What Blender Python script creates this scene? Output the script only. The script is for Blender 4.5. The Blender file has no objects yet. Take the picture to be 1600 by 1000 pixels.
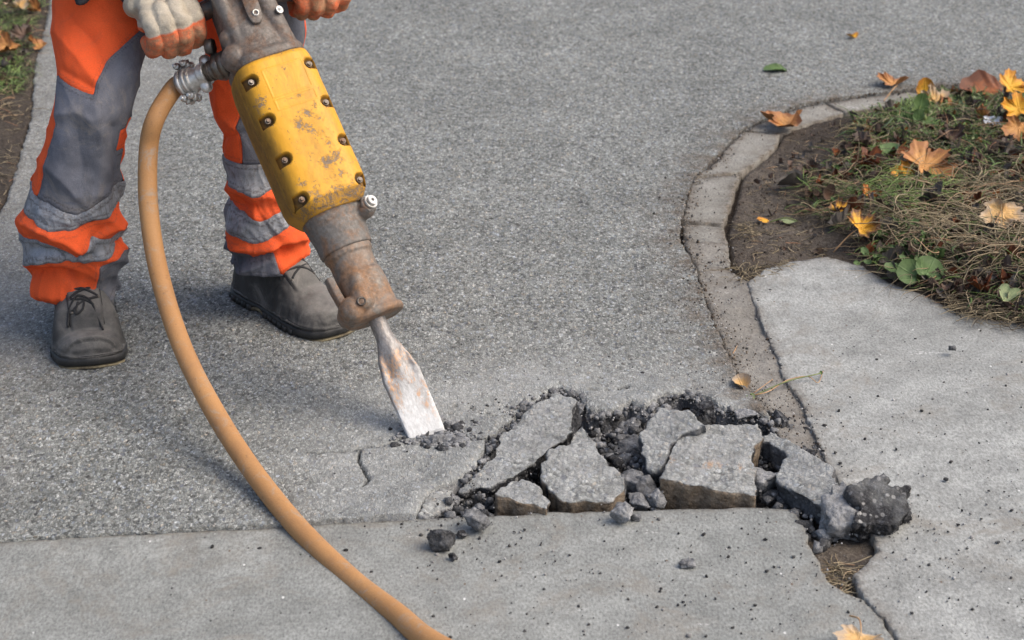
import bpy, bmesh, math, random
import numpy as np
from mathutils import Vector, Matrix
S = bpy.context.scene
COL = S.collection
R = math.radians
rng = np.random.RandomState(7)

# ------------------------------------------------------------------ camera, sky, sun, exposure
CAM_H, PITCH, LENS = 1.32, 24.0, 70.0
F = LENS / 36.0 * 1600.0
cam_d = bpy.data.cameras.new('camera')
cam_d.lens = LENS; cam_d.sensor_width = 36.0; cam_d.clip_start = 0.05; cam_d.clip_end = 500.0
cam = bpy.data.objects.new('camera', cam_d); COL.objects.link(cam)
cam.location = (0, 0, CAM_H); cam.rotation_euler = (R(90 - PITCH), 0, 0)
S.camera = cam
cam_d.dof.use_dof = True; cam_d.dof.focus_distance = 2.95; cam_d.dof.aperture_fstop = 8.0

SUN_EL, SUN_AZ = 52.0, 104.0            # azimuth from +Y towards +X: light comes from the right and a little from the front
world = bpy.data.worlds.new('World'); S.world = world; world.use_nodes = True
wn = world.node_tree; bg = wn.nodes['Background']
sky = wn.nodes.new('ShaderNodeTexSky'); sky.sky_type = 'NISHITA'; sky.sun_disc = False
sky.sun_elevation = R(SUN_EL); sky.sun_rotation = R(SUN_AZ)
sky.air_density = 1.0; sky.dust_density = 5.0; sky.ozone_density = 0.3
wn.links.new(sky.outputs[0], bg.inputs[0]); bg.inputs[1].default_value = 0.15
sun_d = bpy.data.lights.new('sun', 'SUN'); sun_d.energy = 0.80; sun_d.angle = R(46); sun_d.color = (1.0, 0.99, 0.93)
sun = bpy.data.objects.new('sun', sun_d); COL.objects.link(sun)
sd = Vector((math.sin(R(SUN_AZ)) * math.cos(R(SUN_EL)), math.cos(R(SUN_AZ)) * math.cos(R(SUN_EL)), math.sin(R(SUN_EL))))
sun.rotation_euler = (-sd).to_track_quat('-Z', 'Y').to_euler(); sun.location = (3, 3, 6)
S.view_settings.view_transform = 'Standard'; S.view_settings.look = 'None'
S.view_settings.exposure = 0.68; S.view_settings.gamma = 1.0; S.view_settings.use_curve_mapping = False

# ------------------------------------------------------------------ projection helpers (pixels of the 1600x1000 photograph <-> places)
cp, sp = math.cos(R(PITCH)), math.sin(R(PITCH))
CAMP = np.array([0, 0, CAM_H])
def ray(px, py):
    x = (px - 800.0) / F; y = (500.0 - py) / F
    return np.array([x, cp + y * sp, -sp + y * cp])
def on_ground(px, py, z=0.0):
    d = ray(px, py); t = (z - CAM_H) / d[2]; return CAMP + d * t
def at_y(px, py, Y):
    d = ray(px, py); return CAMP + d * (Y / d[1])
def at_depth(px, py, D):
    return CAMP + ray(px, py) * D
def on_plane(px, py, p0, n):
    d = ray(px, py); t = np.dot(np.array(p0) - CAMP, n) / np.dot(d, n); return CAMP + d * t
def project(P):
    P = np.asarray(P, float) - CAMP
    dep = P[..., 1] * cp - P[..., 2] * sp
    u = P[..., 1] * sp + P[..., 2] * cp
    return 800 + F * P[..., 0] / dep, 500 - F * u / dep, dep

# ------------------------------------------------------------------ numpy noise
def _h(ix, iy, iz, seed):
    h = (ix.astype(np.int64) * 374761393 + iy.astype(np.int64) * 668265263 + iz.astype(np.int64) * 2147483647 + seed * 974634777) & 0xffffffff
    h = ((h ^ (h >> 13)) * 1274126177) & 0xffffffff
    h = ((h ^ (h >> 16)) * 2246822519) & 0xffffffff
    return ((h ^ (h >> 15)) & 0xffffff) / float(0xffffff) * 2 - 1
def vnoise(P, seed=0):
    P = np.asarray(P, float); f = np.floor(P); t = P - f; t = t * t * (3 - 2 * t)
    i = f.astype(np.int64); out = 0
    for dx in (0, 1):
        wx = t[:, 0] if dx else 1 - t[:, 0]
        for dy in (0, 1):
            wy = t[:, 1] if dy else 1 - t[:, 1]
            for dz in (0, 1):
                wz = t[:, 2] if dz else 1 - t[:, 2]
                out = out + wx * wy * wz * _h(i[:, 0] + dx, i[:, 1] + dy, i[:, 2] + dz, seed)
    return out
def fbm(P, octv=3, seed=0, gain=0.5):
    P = np.asarray(P, float); a = 1; s = 0; tot = 0
    for k in range(octv):
        s = s + a * vnoise(P * (2 ** k) + 13.7 * k, seed + k); tot += a; a *= gain
    return s / tot
def n2(x, y, sc, octv=2, seed=0):
    return fbm(np.stack([x * sc, y * sc, np.zeros_like(x)], 1), octv, seed)

# ------------------------------------------------------------------ meshes
def make_mesh(name, V, Fc, mat=None, attrs=None, smooth=True, mats=None, midx=None):
    V = np.asarray(V, np.float32); me = bpy.data.meshes.new(name)
    if isinstance(Fc, np.ndarray):
        Fc = [Fc]
    elif len(Fc) and not isinstance(Fc[0], np.ndarray):
        me.from_pydata([tuple(v) for v in V], [], [tuple(f) for f in Fc]); Fc = None
    if Fc is not None:
        me.vertices.add(len(V)); me.vertices.foreach_set('co', V.ravel())
        loops = np.concatenate([f.ravel() for f in Fc]).astype(np.int32)
        tot = np.concatenate([np.full(len(f), f.shape[1], np.int32) for f in Fc])
        st = np.concatenate([[0], np.cumsum(tot)[:-1]]).astype(np.int32)
        me.loops.add(len(loops)); me.loops.foreach_set('vertex_index', loops)
        me.polygons.add(len(tot)); me.polygons.foreach_set('loop_start', st)
        me.update(calc_edges=True)
    if smooth: me.polygons.foreach_set('use_smooth', np.ones(len(me.polygons), bool))
    for k, a in (attrs or {}).items():
        at = me.attributes.new(k, 'FLOAT', 'POINT'); at.data.foreach_set('value', np.asarray(a, np.float32))
    for m in (mats or ([mat] if mat else [])): me.materials.append(m)
    if midx is not None: me.polygons.foreach_set('material_index', np.asarray(midx, np.int32))
    me.validate(); me.update()
    return me
def link(name, me, parent=None):
    o = bpy.data.objects.new(name, me); COL.objects.link(o)
    if parent is not None: o.parent = parent
    return o
def obj(name, V, Fc, mat=None, parent=None, **kw):
    return link(name, make_mesh(name, V, Fc, mat, **kw), parent)
def empty(name, loc=(0, 0, 0)):
    o = bpy.data.objects.new(name, None); COL.objects.link(o); o.location = loc; o.empty_display_size = 0.05
    return o
def tag(o, label=None, cat=None, group=None, kind=None):
    if label: o['label'] = label
    if cat: o['category'] = cat
    if group: o['group'] = group
    if kind: o['kind'] = kind
    return o
def loft(rings, cap=True):
    rings = np.asarray(rings, float); n, m = rings.shape[:2]
    V = rings.reshape(-1, 3)
    i, j = np.meshgrid(np.arange(n - 1), np.arange(m), indexing='ij'); i = i.ravel(); j = j.ravel(); k = (j + 1) % m
    Q = np.stack([i * m + j, i * m + k, (i + 1) * m + k, (i + 1) * m + j], 1)
    fs = [Q]
    if cap:
        c0 = rings[0].mean(0); c1 = rings[-1].mean(0); V = np.vstack([V, c0, c1]); a = n * m
        jj = np.arange(m); kk = (jj + 1) % m
        fs.append(np.stack([kk, jj, np.full(m, a)], 1)); fs.append(np.stack([(n - 1) * m + jj, (n - 1) * m + kk, np.full(m, a + 1)], 1))
    return V, fs
def join(parts):
    Vs = []; groups = {}; off = 0
    for V, fs in parts:
        if isinstance(fs, np.ndarray): fs = [fs]
        for f in fs:
            f = np.asarray(f); groups.setdefault(f.shape[1], []).append(f + off)
        Vs.append(np.asarray(V, float)); off += len(V)
    return np.vstack(Vs), [np.vstack(g) for g in groups.values()]
def smooth_path(P, n):
    P = np.asarray(P, float); m = len(P)
    Q = np.vstack([2 * P[0] - P[1], P, 2 * P[-1] - P[-2]])
    t = np.linspace(0, m - 1 - 1e-9, n); i = t.astype(int); u = (t - i)[:, None]
    p0, p1, p2, p3 = Q[i], Q[i + 1], Q[i + 2], Q[i + 3]
    return 0.5 * (2 * p1 + (p2 - p0) * u + (2 * p0 - 5 * p1 + 4 * p2 - p3) * u * u + (3 * p1 - p0 - 3 * p2 + p3) * u ** 3)
def frames(P):
    T = np.gradient(P, axis=0); T /= np.linalg.norm(T, axis=1)[:, None] + 1e-12
    up = np.array([0.13, 0.21, 1.0]); A = []; a = np.cross(T[0], up); 
    if np.linalg.norm(a) < 1e-3: a = np.cross(T[0], [1, 0, 0])
    a /= np.linalg.norm(a)
    for t in T:
        a = a - t * np.dot(a, t); a /= np.linalg.norm(a) + 1e-12; A.append(a)
    A = np.array(A); B = np.cross(T, A); return T, A, B
def tube(P, r, n=8, cap=True):
    P = np.asarray(P, float); r = np.broadcast_to(np.asarray(r, float), (len(P),))
    T, A, B = frames(P); th = np.linspace(0, 2 * math.pi, n, endpoint=False)
    rings = P[:, None] + r[:, None, None] * (A[:, None] * np.cos(th)[None, :, None] + B[:, None] * np.sin(th)[None, :, None])
    return loft(rings, cap)
def cyl(p0, p1, r, n=16, r1=None):
    r1 = r if r1 is None else r1
    return tube(np.array([p0, np.array(p0) * .999 + np.array(p1) * .001, np.array(p0) * .001 + np.array(p1) * .999, p1]), [r * .93, r, r1, r1 * .93], n)
def ball(c, r, n=14, m=8):
    th = np.linspace(0.15, math.pi - 0.15, m); ph = np.linspace(0, 2 * math.pi, n, endpoint=False)
    r = np.broadcast_to(np.asarray(r, float), (3,))
    rings = np.stack([np.stack([np.sin(t) * np.cos(ph) * r[0], np.sin(t) * np.sin(ph) * r[1], -np.cos(t) * r[2] * np.ones_like(ph)], 1) for t in th])
    return loft(rings + np.asarray(c))
def box(c, half, A=None):
    s = np.array([[-1,-1,-1],[1,-1,-1],[1,1,-1],[-1,1,-1],[-1,-1,1],[1,-1,1],[1,1,1],[-1,1,1]], float) * half
    if A is not None: s = s @ np.asarray(A)
    return s + np.asarray(c), np.array([[0,3,2,1],[4,5,6,7],[0,1,5,4],[1,2,6,5],[2,3,7,6],[3,0,4,7]])
def capsule(p0, p1, r0, r1, n=16):
    p0 = np.array(p0, float); p1 = np.array(p1, float); d = p1 - p0; L = np.linalg.norm(d) + 1e-9; d = d / L
    ts = []; rs = []
    for a in np.linspace(-90, 0, 5)[0:]: ts.append(math.sin(R(a)) * r0); rs.append(max(math.cos(R(a)) * r0, r0 * .08))
    for a in np.linspace(0, 90, 5): ts.append(L + math.sin(R(a)) * r1); rs.append(max(math.cos(R(a)) * r1, r1 * .08))
    P = p0 + np.outer(ts, d)
    T = d; a = np.cross(T, [0.3, 0.2, 1.0]); 
    if np.linalg.norm(a) < 1e-2: a = np.cross(T, [1, 0, 0])
    a /= np.linalg.norm(a); b = np.cross(T, a); th = np.linspace(0, 2 * math.pi, n, endpoint=False)
    rings = P[:, None] + np.array(rs)[:, None, None] * (a * np.cos(th)[:, None] + b * np.sin(th)[:, None])[None]
    return loft(rings)
def vox(parts, voxel, sm=3):
    """union of closed shapes as ONE continuous surface"""
    V, fs = join(parts); me = make_mesh('tmp', V, fs); o = link('tmp', me)
    m = o.modifiers.new('r', 'REMESH'); m.mode = 'VOXEL'; m.voxel_size = voxel
    if sm:
        s = o.modifiers.new('s', 'SMOOTH'); s.factor = 0.5; s.iterations = sm
    dg = bpy.context.evaluated_depsgraph_get(); ev = o.evaluated_get(dg); em = ev.to_mesh()
    V2 = np.empty(len(em.vertices) * 3, np.float32); em.vertices.foreach_get('co', V2); V2 = V2.reshape(-1, 3).astype(float)
    L = np.empty(len(em.loops), np.int32); em.loops.foreach_get('vertex_index', L)
    tot = np.empty(len(em.polygons), np.int32); em.polygons.foreach_get('loop_total', tot)
    st = np.empty(len(em.polygons), np.int32); em.polygons.foreach_get('loop_start', st)
    F4 = []
    for k in (3, 4):
        s_ = st[tot == k]
        if len(s_): F4.append(np.stack([L[s_ + j] for j in range(k)], 1))
    ev.to_mesh_clear(); bpy.data.objects.remove(o); bpy.data.meshes.remove(me)
    return V2, F4
def vnormals(V, fs):
    N = np.zeros_like(V)
    for f in (fs if isinstance(fs, list) else [fs]):
        a = V[f[:, 0]]; b = V[f[:, 1]]; c = V[f[:, 2]]; n = np.cross(b - a, c - a)
        for k in range(f.shape[1]):
            for ax in range(3): N[:, ax] += np.bincount(f[:, k], n[:, ax], len(V))
    return N / (np.linalg.norm(N, axis=1)[:, None] + 1e-12)

# ------------------------------------------------------------------ material helpers
class M:
    def __init__(s, name, rough=0.8, metal=0.0, spec=0.5):
        s.m = bpy.data.materials.new(name); s.m.use_nodes = True; s.nt = s.m.node_tree
        s.b = s.nt.nodes['Principled BSDF']; s.b.inputs['Roughness'].default_value = rough; s.b.inputs['Metallic'].default_value = metal
        s.b.inputs['Specular IOR Level'].default_value = spec
        s.co = s.nt.nodes.new('ShaderNodeTexCoord').outputs['Object']
    def set(s, sock, v):
        if v is None: return
        if isinstance(v, bpy.types.NodeSocket): s.nt.links.new(v, sock)
        elif hasattr(sock.default_value, '__len__') and not hasattr(v, '__len__'): sock.default_value = (v, v, v, 1)[:len(sock.default_value)]
        elif hasattr(v, '__len__') and len(v) == 3 and len(sock.default_value) == 4: sock.default_value = (*v, 1)
        else: sock.default_value = v
    def map(s, scale, rot=(0, 0, 0)):
        n = s.nt.nodes.new('ShaderNodeMapping'); s.set(n.inputs[0], s.co); n.inputs['Scale'].default_value = scale; n.inputs['Rotation'].default_value = rot
        return n.outputs[0]
    def noise(s, sc, det=3, ro=0.55, vec=None, dist=0.0):
        n = s.nt.nodes.new('ShaderNodeTexNoise'); s.set(n.inputs['Vector'], s.co if vec is None else vec)
        n.inputs['Scale'].default_value = sc; n.inputs['Detail'].default_value = det; n.inputs['Roughness'].default_value = ro; n.inputs['Distortion'].default_value = dist
        return n.outputs[0]
    def voro(s, sc, feat='F1', vec=None, out='Distance', rand=1.0):
        n = s.nt.nodes.new('ShaderNodeTexVoronoi'); n.feature = feat; s.set(n.inputs['Vector'], s.co if vec is None else vec)
        n.inputs['Scale'].default_value = sc; n.inputs['Randomness'].default_value = rand
        return n.outputs[out]
    def ramp(s, fac, pts, interp='LINEAR'):
        n = s.nt.nodes.new('ShaderNodeValToRGB'); s.set(n.inputs[0], fac); e = n.color_ramp; e.interpolation = interp
        while len(e.elements) < len(pts): e.elements.new(0.5)
        for el, (p, c) in zip(e.elements, pts):
            el.position = p; el.color = (c, c, c, 1) if not hasattr(c, '__len__') else (*c, 1)
        return n.outputs[0]
    def mix(s, fac, a, b, mode='MIX'):
        n = s.nt.nodes.new('ShaderNodeMix'); n.data_type = 'RGBA'; n.blend_type = mode
        s.set(n.inputs[0], fac); s.set(n.inputs[6], a); s.set(n.inputs[7], b); return n.outputs[2]
    def math(s, op, a, b=None, c=None, clamp=False):
        n = s.nt.nodes.new('ShaderNodeMath'); n.operation = op; n.use_clamp = clamp
        for k, v in enumerate((a, b, c)):
            if v is not None: s.set(n.inputs[k], v)
        return n.outputs[0]
    def attr(s, name):
        n = s.nt.nodes.new('ShaderNodeAttribute'); n.attribute_name = name; return n.outputs['Fac']
    def rand(s):
        return s.nt.nodes.new('ShaderNodeObjectInfo').outputs['Random']
    def sep(s, v):
        n = s.nt.nodes.new('ShaderNodeSeparateXYZ'); s.set(n.inputs[0], v); return n.outputs
    def bump(s, h, strength=0.5, dist=0.002, prev=None):
        n = s.nt.nodes.new('ShaderNodeBump'); s.set(n.inputs['Height'], h); n.inputs['Strength'].default_value = strength; n.inputs['Distance'].default_value = dist
        if prev is not None: s.set(n.inputs['Normal'], prev)
        return n.outputs[0]
    def fin(s, col=None, rough=None, normal=None, metal=None):
        s.set(s.b.inputs['Base Color'], col); s.set(s.b.inputs['Roughness'], rough); s.set(s.b.inputs['Metallic'], metal)
        if normal is not None: s.set(s.b.inputs['Normal'], normal)
        return s.m
def worldco(m):
    n = m.nt.nodes.new('ShaderNodeNewGeometry'); return n.outputs['Position']

def aggregate(m, base, scale=190, dustfac=None, dust=(0.36, 0.355, 0.345), contrast=1.0, ani=1.0):
    """weathered chippings in grey binder: colour and height; chippings lie lengthwise along the laying direction when ani < 1"""
    co = m.map((1, ani, 1))
    v = m.nt.nodes.new('ShaderNodeTexVoronoi'); v.feature = 'F1'
    wob = m.nt.nodes.new('ShaderNodeVectorMath'); wob.operation = 'MULTIPLY_ADD'
    nz = m.nt.nodes.new('ShaderNodeTexNoise'); nz.inputs['Scale'].default_value = scale * 0.9; m.set(nz.inputs['Vector'], co)
    m.set(wob.inputs[0], nz.outputs['Color']); wob.inputs[1].default_value = (0.007, 0.007, 0.007); m.set(wob.inputs[2], co)
    m.set(v.inputs['Vector'], wob.outputs[0]); v.inputs['Scale'].default_value = scale
    cell = m.sep(v.outputs['Color'])[0]; cell2 = m.sep(v.outputs['Color'])[1]
    b = base
    stone = m.ramp(cell, [(0.0, tuple(x * (1 - .72 * contrast) for x in b)), (0.16, tuple(x * .72 for x in b)), (0.55, tuple(x * 1.04 for x in b)), (0.90, tuple(x * 1.38 for x in b)), (1.0, (0.46, 0.46, 0.445))])
    hue = m.ramp(cell2, [(0, (0.88, 0.96, 1.12)), (0.12, (.97, 1, 1.01)), (0.93, (1, 1, .98)), (1.0, (1.15, 1.0, 0.84))])
    stone = m.mix(1.0, stone, hue, 'MULTIPLY')
    fine = m.noise(780, 2, 0.7, vec=co)
    stone = m.mix(0.85, stone, m.ramp(fine, [(0.32, 0.40), (0.5, 0.97), (0.68, 1.6)]), 'MULTIPLY')
    gap = m.ramp(v.outputs['Distance'], [(0.40, 0.0), (0.72, 1.0)])
    gapc = m.mix(m.math('MULTIPLY', gap, m.ramp(m.noise(60, 3), [(0.35, 0.35), (0.65, 0.95)])), stone, tuple(x * .38 for x in b))
    # bigger, rarer dark blue-grey stones and open pits
    v2 = m.nt.nodes.new('ShaderNodeTexVoronoi'); v2.feature = 'F1'; m.set(v2.inputs['Vector'], wob.outputs[0]); v2.inputs['Scale'].default_value = scale * .52
    c2 = m.sep(v2.outputs['Color'])
    rare = m.math('MULTIPLY', m.ramp(v2.outputs['Distance'], [(0.30, 1.0), (0.42, 0.0)]), m.ramp(c2[0], [(0.855, 0.0), (0.865, .85)]))
    gapc = m.mix(rare, gapc, m.ramp(c2[1], [(0, (0.035, 0.033, 0.03)), (.5, (0.07, 0.075, 0.09)), (1, (0.13, 0.14, 0.165))]))
    big = m.mix(1.0, m.ramp(m.noise(3.5, 4, 0.6), [(0.3, 0.84), (0.7, 1.13)]), m.ramp(m.noise(19, 4, 0.65), [(0.3, 0.88), (0.7, 1.10)]), 'MULTIPLY')
    col = m.mix(1.0, gapc, big, 'MULTIPLY')
    if dustfac is not None: col = m.mix(m.math('MULTIPLY', dustfac, .8), col, m.mix(0.3, dust, col))
    h = m.math('SUBTRACT', 1.0, v.outputs['Distance'])
    h = m.math('ADD', m.math('MULTIPLY', h, m.math('ADD', 0.5, cell2)), m.math('SUBTRACT', m.math('MULTIPLY', fine, 0.5), m.math('MULTIPLY', rare, .6)))
    return col, h
# ================================================================== GROUND
def ragged(poly_px, step=0.004, amp=0.004, sc=60, seed=0, world=None, close=True):
    W = np.array([on_ground(x, y)[:2] for x, y in poly_px]) if world is None else np.asarray(world, float)
    if close: W = np.vstack([W, W[:1]])
    out = []
    for a, b in zip(W[:-1], W[1:]):
        L = np.linalg.norm(b - a)
        far = min(abs((a + b) / 2 - [0, 2.7]).max(), 9)
        st = step if far < 2 else 0.25
        n = max(1, int(L / st)); t = np.linspace(0, 1, n, endpoint=False)[:, None]
        out.append(a + (b - a) * t)
    P = np.vstack(out)
    q = np.stack([P[:, 0] * sc, P[:, 1] * sc, np.zeros(len(P))], 1)
    P = P + amp * np.stack([fbm(q, 3, seed), fbm(q + 31, 3, seed + 5)], 1)
    return P
def inside(P, poly):
    x, y = P[:, 0], P[:, 1]; res = np.zeros(len(P), bool)
    mn = poly.min(0); mx = poly.max(0); cand = np.where((x >= mn[0]) & (x <= mx[0]) & (y >= mn[1]) & (y <= mx[1]))[0]
    xs = x[cand]; ys = y[cand]; r = np.zeros(len(cand), bool); order = np.argsort(ys); ys_s = ys[order]; xs_s = xs[order]; rs = np.zeros(len(cand), bool)
    a = poly; b = np.roll(poly, -1, 0)
    for (x0, y0), (x1, y1) in zip(a, b):
        if y0 == y1: continue
        lo, hi = (y0, y1) if y0 < y1 else (y1, y0)
        i0 = np.searchsorted(ys_s, lo, 'left'); i1 = np.searchsorted(ys_s, hi, 'left')
        if i1 > i0:
            xi = x0 + (ys_s[i0:i1] - y0) * (x1 - x0) / (y1 - y0)
            rs[i0:i1] ^= xs_s[i0:i1] < xi
    r[order] = rs; res[cand] = r; return res
from mathutils.kdtree import KDTree
def kd_of(P):
    k = KDTree(len(P))
    for i, p in enumerate(P): k.insert((p[0], p[1], 0), i)
    k.balance(); return k
def dist_to(P, Q, step=1):
    """distance of every P to the polyline points Q, coarse blocks"""
    Q = Q[::step]; d = np.full(len(P), 9.0)
    for i in range(0, len(P), 20000):
        blk = P[i:i + 20000]; dd = np.full(len(blk), 81.0)
        for j in range(0, len(Q), 64):
            q = Q[j:j + 64]; dd = np.minimum(dd, ((blk[:, None, :] - q[None]) ** 2).sum(2).min(1))
        d[i:i + 20000] = np.sqrt(dd)
    return d
def axis_coords(lo, hi, f0, f1, fine, mid, far0, far1):
    c = list(np.arange(lo, f0, mid)) + list(np.arange(f0, f1, fine)) + list(np.arange(f1, hi, mid))
    a = [hi]; st = mid
    while a[-1] < far1: st *= 1.35; a.append(a[-1] + st)
    b = [c[0]]; st = mid
    while b[-1] > far0: st *= 1.35; b.append(b[-1] - st)
    return np.array(b[:0:-1] + c + a)
def sheet(name, poly, gx, gy, hfun, skirt, mat, attrf=None):
    X, Y = np.meshgrid(gx, gy); nx, ny = len(gx), len(gy)
    cx = (gx[:-1] + gx[1:]) / 2; cy = (gy[:-1] + gy[1:]) / 2; CX, CY = np.meshgrid(cx, cy)
    sel = inside(np.stack([CX.ravel(), CY.ravel()], 1), poly)
    i = np.where(sel)[0]; r = i // (nx - 1); c = i % (nx - 1); v0 = r * nx + c
    Q = np.stack([v0, v0 + 1, v0 + nx + 1, v0 + nx], 1)
    used, inv = np.unique(Q, return_inverse=True); Q = inv.reshape(Q.shape)
    P = np.stack([X.ravel()[used], Y.ravel()[used]], 1)
    # boundary edges
    E = np.vstack([Q[:, [0, 1]], Q[:, [1, 2]], Q[:, [2, 3]], Q[:, [3, 0]]])
    key = np.minimum(E[:, 0], E[:, 1]).astype(np.int64) * len(P) + np.maximum(E[:, 0], E[:, 1])
    u, first, cnt = np.unique(key, return_index=True, return_counts=True); BE = E[first[cnt == 1]]
    bv = np.unique(BE); kd = kd_of(poly)
    for v in bv:
        co, idx, d = kd.find((P[v, 0], P[v, 1], 0)); 
        if d < 0.03: P[v] = co[:2]
    z = hfun(P[:, 0], P[:, 1]); V = np.column_stack([P, z])
    bd = np.zeros(len(P)); 
    # worn rounded rim: two rows of skirt
    m1 = np.full(len(P), -1); m1[bv] = np.arange(len(bv)) + len(P); m2 = np.full(len(P), -1); m2[bv] = np.arange(len(bv)) + len(P) + len(bv)
    B = V[bv]; jit = fbm(B * 120, 2, 9)[:, None] * np.array([1, 1, 0.3])
    V1 = B + jit * 0.0022 - [0, 0, skirt * .3]; V2 = B + jit * 0.003 - [0, 0, skirt]
    V = np.vstack([V, V1, V2])
    f1 = np.stack([BE[:, 1], BE[:, 0], m1[BE[:, 0]], m1[BE[:, 1]]], 1); f2 = np.stack([m1[BE[:, 1]], m1[BE[:, 0]], m2[BE[:, 0]], m2[BE[:, 1]]], 1)
    attrs = attrf(V[:, 0], V[:, 1]) if attrf else {}
    side = np.zeros(len(V)); side[len(P):] = 1; attrs['side'] = side
    return obj(name, V, [np.vstack([Q, f1, f2])], mat, attrs=attrs)

# pixel outlines of the ground pieces in the photograph
apron_line = [(-2400, 1010), (-900, 905), (0, 849), (200, 838), (430, 826), (560, 817), (650, 811), (760, 806), (860, 800), (1010, 797), (1180, 793), (1238, 797)]
apron_right = [(1238, 797), (1256, 822), (1262, 848), (1280, 880), (1292, 905), (1318, 926), (1350, 938), (1375, 968), (1401, 1004), (1464, 1100), (1600, 1400)]
slab_left = [(1168, 446), (1186, 500), (1214, 560), (1222, 590), (1252, 632), (1268, 672), (1296, 735), (1340, 790), (1362, 838), (1374, 862), (1352, 882), (1333, 903), (1348, 932), (1378, 966), (1404, 1002), (1466, 1098), (1606, 1398)]
slab_top = [(1168, 446), (1196, 424), (1240, 412), (1292, 405), (1345, 418), (1390, 446), (1440, 464), (1490, 488), (1540, 502), (1600, 507), (2100, 540), (3200, 620)]
hole_edge = [(1205, 664), (1180, 652), (1130, 650), (1105, 630), (1075, 622), (1035, 628), (1010, 648), (985, 640), (960, 650), (925, 652), (903, 622), (872, 611), (838, 630), (800, 662), (782, 679), (758, 700), (744, 735), (722, 752), (712, 758), (690, 766), (668, 784), (652, 806), (650, 811)]
kerb_out = [(3200, 60), (1900, 100), (1600, 124), (1500, 134), (1440, 141), (1380, 148), (1310, 157), (1250, 167), (1200, 186), (1162, 205), (1128, 238), (1104, 264), (1083, 282), (1072, 316), (1064, 345), (1062, 380), (1085, 420), (1095, 460), (1110, 500), (1130, 545), (1150, 590), (1180, 635), (1205, 664)]
verge = [(130, -160), (98, -60), (80, 0), (70, 50), (55, 105), (50, 190), (26, 270), (10, 318), (-20, 370), (-120, 520), (-420, 760), (-900, 905)]

asph = ragged([], world=np.vstack([
    [on_ground(*p)[:2] for p in kerb_out + hole_edge[1:]],
    [on_ground(*p)[:2] for p in apron_line[6:1:-1]], [on_ground(*p)[:2] for p in verge[::-1]],
    [(-1.2, 8.0), (-1.0, 40), (30, 40), (30, 9.0)]]), amp=0.0045, sc=70, seed=3)
hole_w = ragged(hole_edge, amp=0.003, sc=70, seed=3, close=False)
apron = ragged([], world=np.vstack([[on_ground(*p)[:2] for p in apron_line + apron_right[1:]], [(4, 0.2), (4, -25), (-25, -25), (-25, 0.5)]]), amp=0.0042, sc=60, seed=8)
slab = ragged([], world=np.vstack([[on_ground(*p)[:2] for p in slab_left[::-1] + slab_top[1:]], [(30, 2.6), (30, -25), (4.06, -25), (4.06, 0.2)]]), amp=0.0042, sc=95, seed=12)

gx = axis_coords(-1.25, 1.45, -0.26, 0.62, 0.0030, 0.0055, -30, 30)
gy = axis_coords(1.75, 4.9, 2.22, 2.56, 0.0030, 0.0058, -26, 40)
gxc = axis_coords(-1.25, 1.45, 0.34, 0.86, 0.0045, 0.008, -30, 30)
gyc = axis_coords(1.75, 4.9, 1.98, 2.95, 0.0048, 0.009, -26, 40)

def W2(pts): return np.array([on_ground(*p)[:2] for p in pts])
def polyd(P, pts, seed=1, jag=0.004, sc=70, n=None):
    """distance to a wandering crack line"""
    w = W2(pts); L = np.linalg.norm(np.diff(w, axis=0), axis=1).sum(); w = np.vstack([w[i] + (w[i + 1] - w[i]) * t for i in range(len(w) - 1) for t in np.linspace(0, 1, 40, endpoint=False)])
    q = np.column_stack([w * sc, np.zeros(len(w))]); w = w + jag * np.stack([fbm(q, 3, seed), fbm(q + 9, 3, seed + 1)], 1)
    near = (P[:, 0] > w[:, 0].min() - .03) & (P[:, 0] < w[:, 0].max() + .03) & (P[:, 1] > w[:, 1].min() - .03) & (P[:, 1] < w[:, 1].max() + .03)
    d = np.full(len(P), 1.0); i = np.where(near)[0]
    if len(i): d[i] = dist_to(P[i], w)
    return d
cracks = [([(480, 716), (545, 712), (590, 705), (630, 693), (668, 684)], 0.0016), ([(560, 712), (561, 732), (572, 745), (576, 758), (566, 768)], 0.0017), ([(668, 684), (700, 690), (730, 694), (757, 698), (775, 690)], 0.0034),
          ([(716, 757), (722, 775), (742, 770)], 0.001), ([(905, 622), (940, 618), (985, 612)], 0.0012), ([(800, 660), (770, 655), (735, 645), (700, 640)], 0.001)]
def near_rect(x, y, m=0.12): return (x > -0.5) & (x < 0.8) & (y > 2.1) & (y < 2.75)
def h_asph(x, y):
    z = 0.006 + 0.0035 * n2(x, y, 1.6, 2, 3) + 0.0007 * n2(x, y, 22, 2, 4) + 0.0009 * n2(x, y, 130, 1, 5)
    P = np.stack([x, y], 1); k = near_rect(x, y); i = np.where(k)[0]
    if len(i):
        d = dist_to(P[i], hole_w, 3); z[i] += 0.010 * np.exp(-(d / 0.05) ** 2) * (0.4 + 0.9 * n2(x[i], y[i], 14, 2, 8)) - 0.004 * np.exp(-(d / 0.006) ** 2)
        g = np.zeros(len(i))
        for c, w in cracks:
            dd = polyd(P[i], c, 5); g = np.maximum(g, np.clip(1 - (dd / (w * 1.25)) ** 2, 0, 1))
        z[i] -= 0.012 * g
    return z
kerbw = W2(kerb_out[3:]); kerbw = np.vstack([kerbw[i] + (kerbw[i + 1] - kerbw[i]) * t for i in range(len(kerbw) - 1) for t in np.linspace(0, 1, 12, endpoint=False)])
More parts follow.
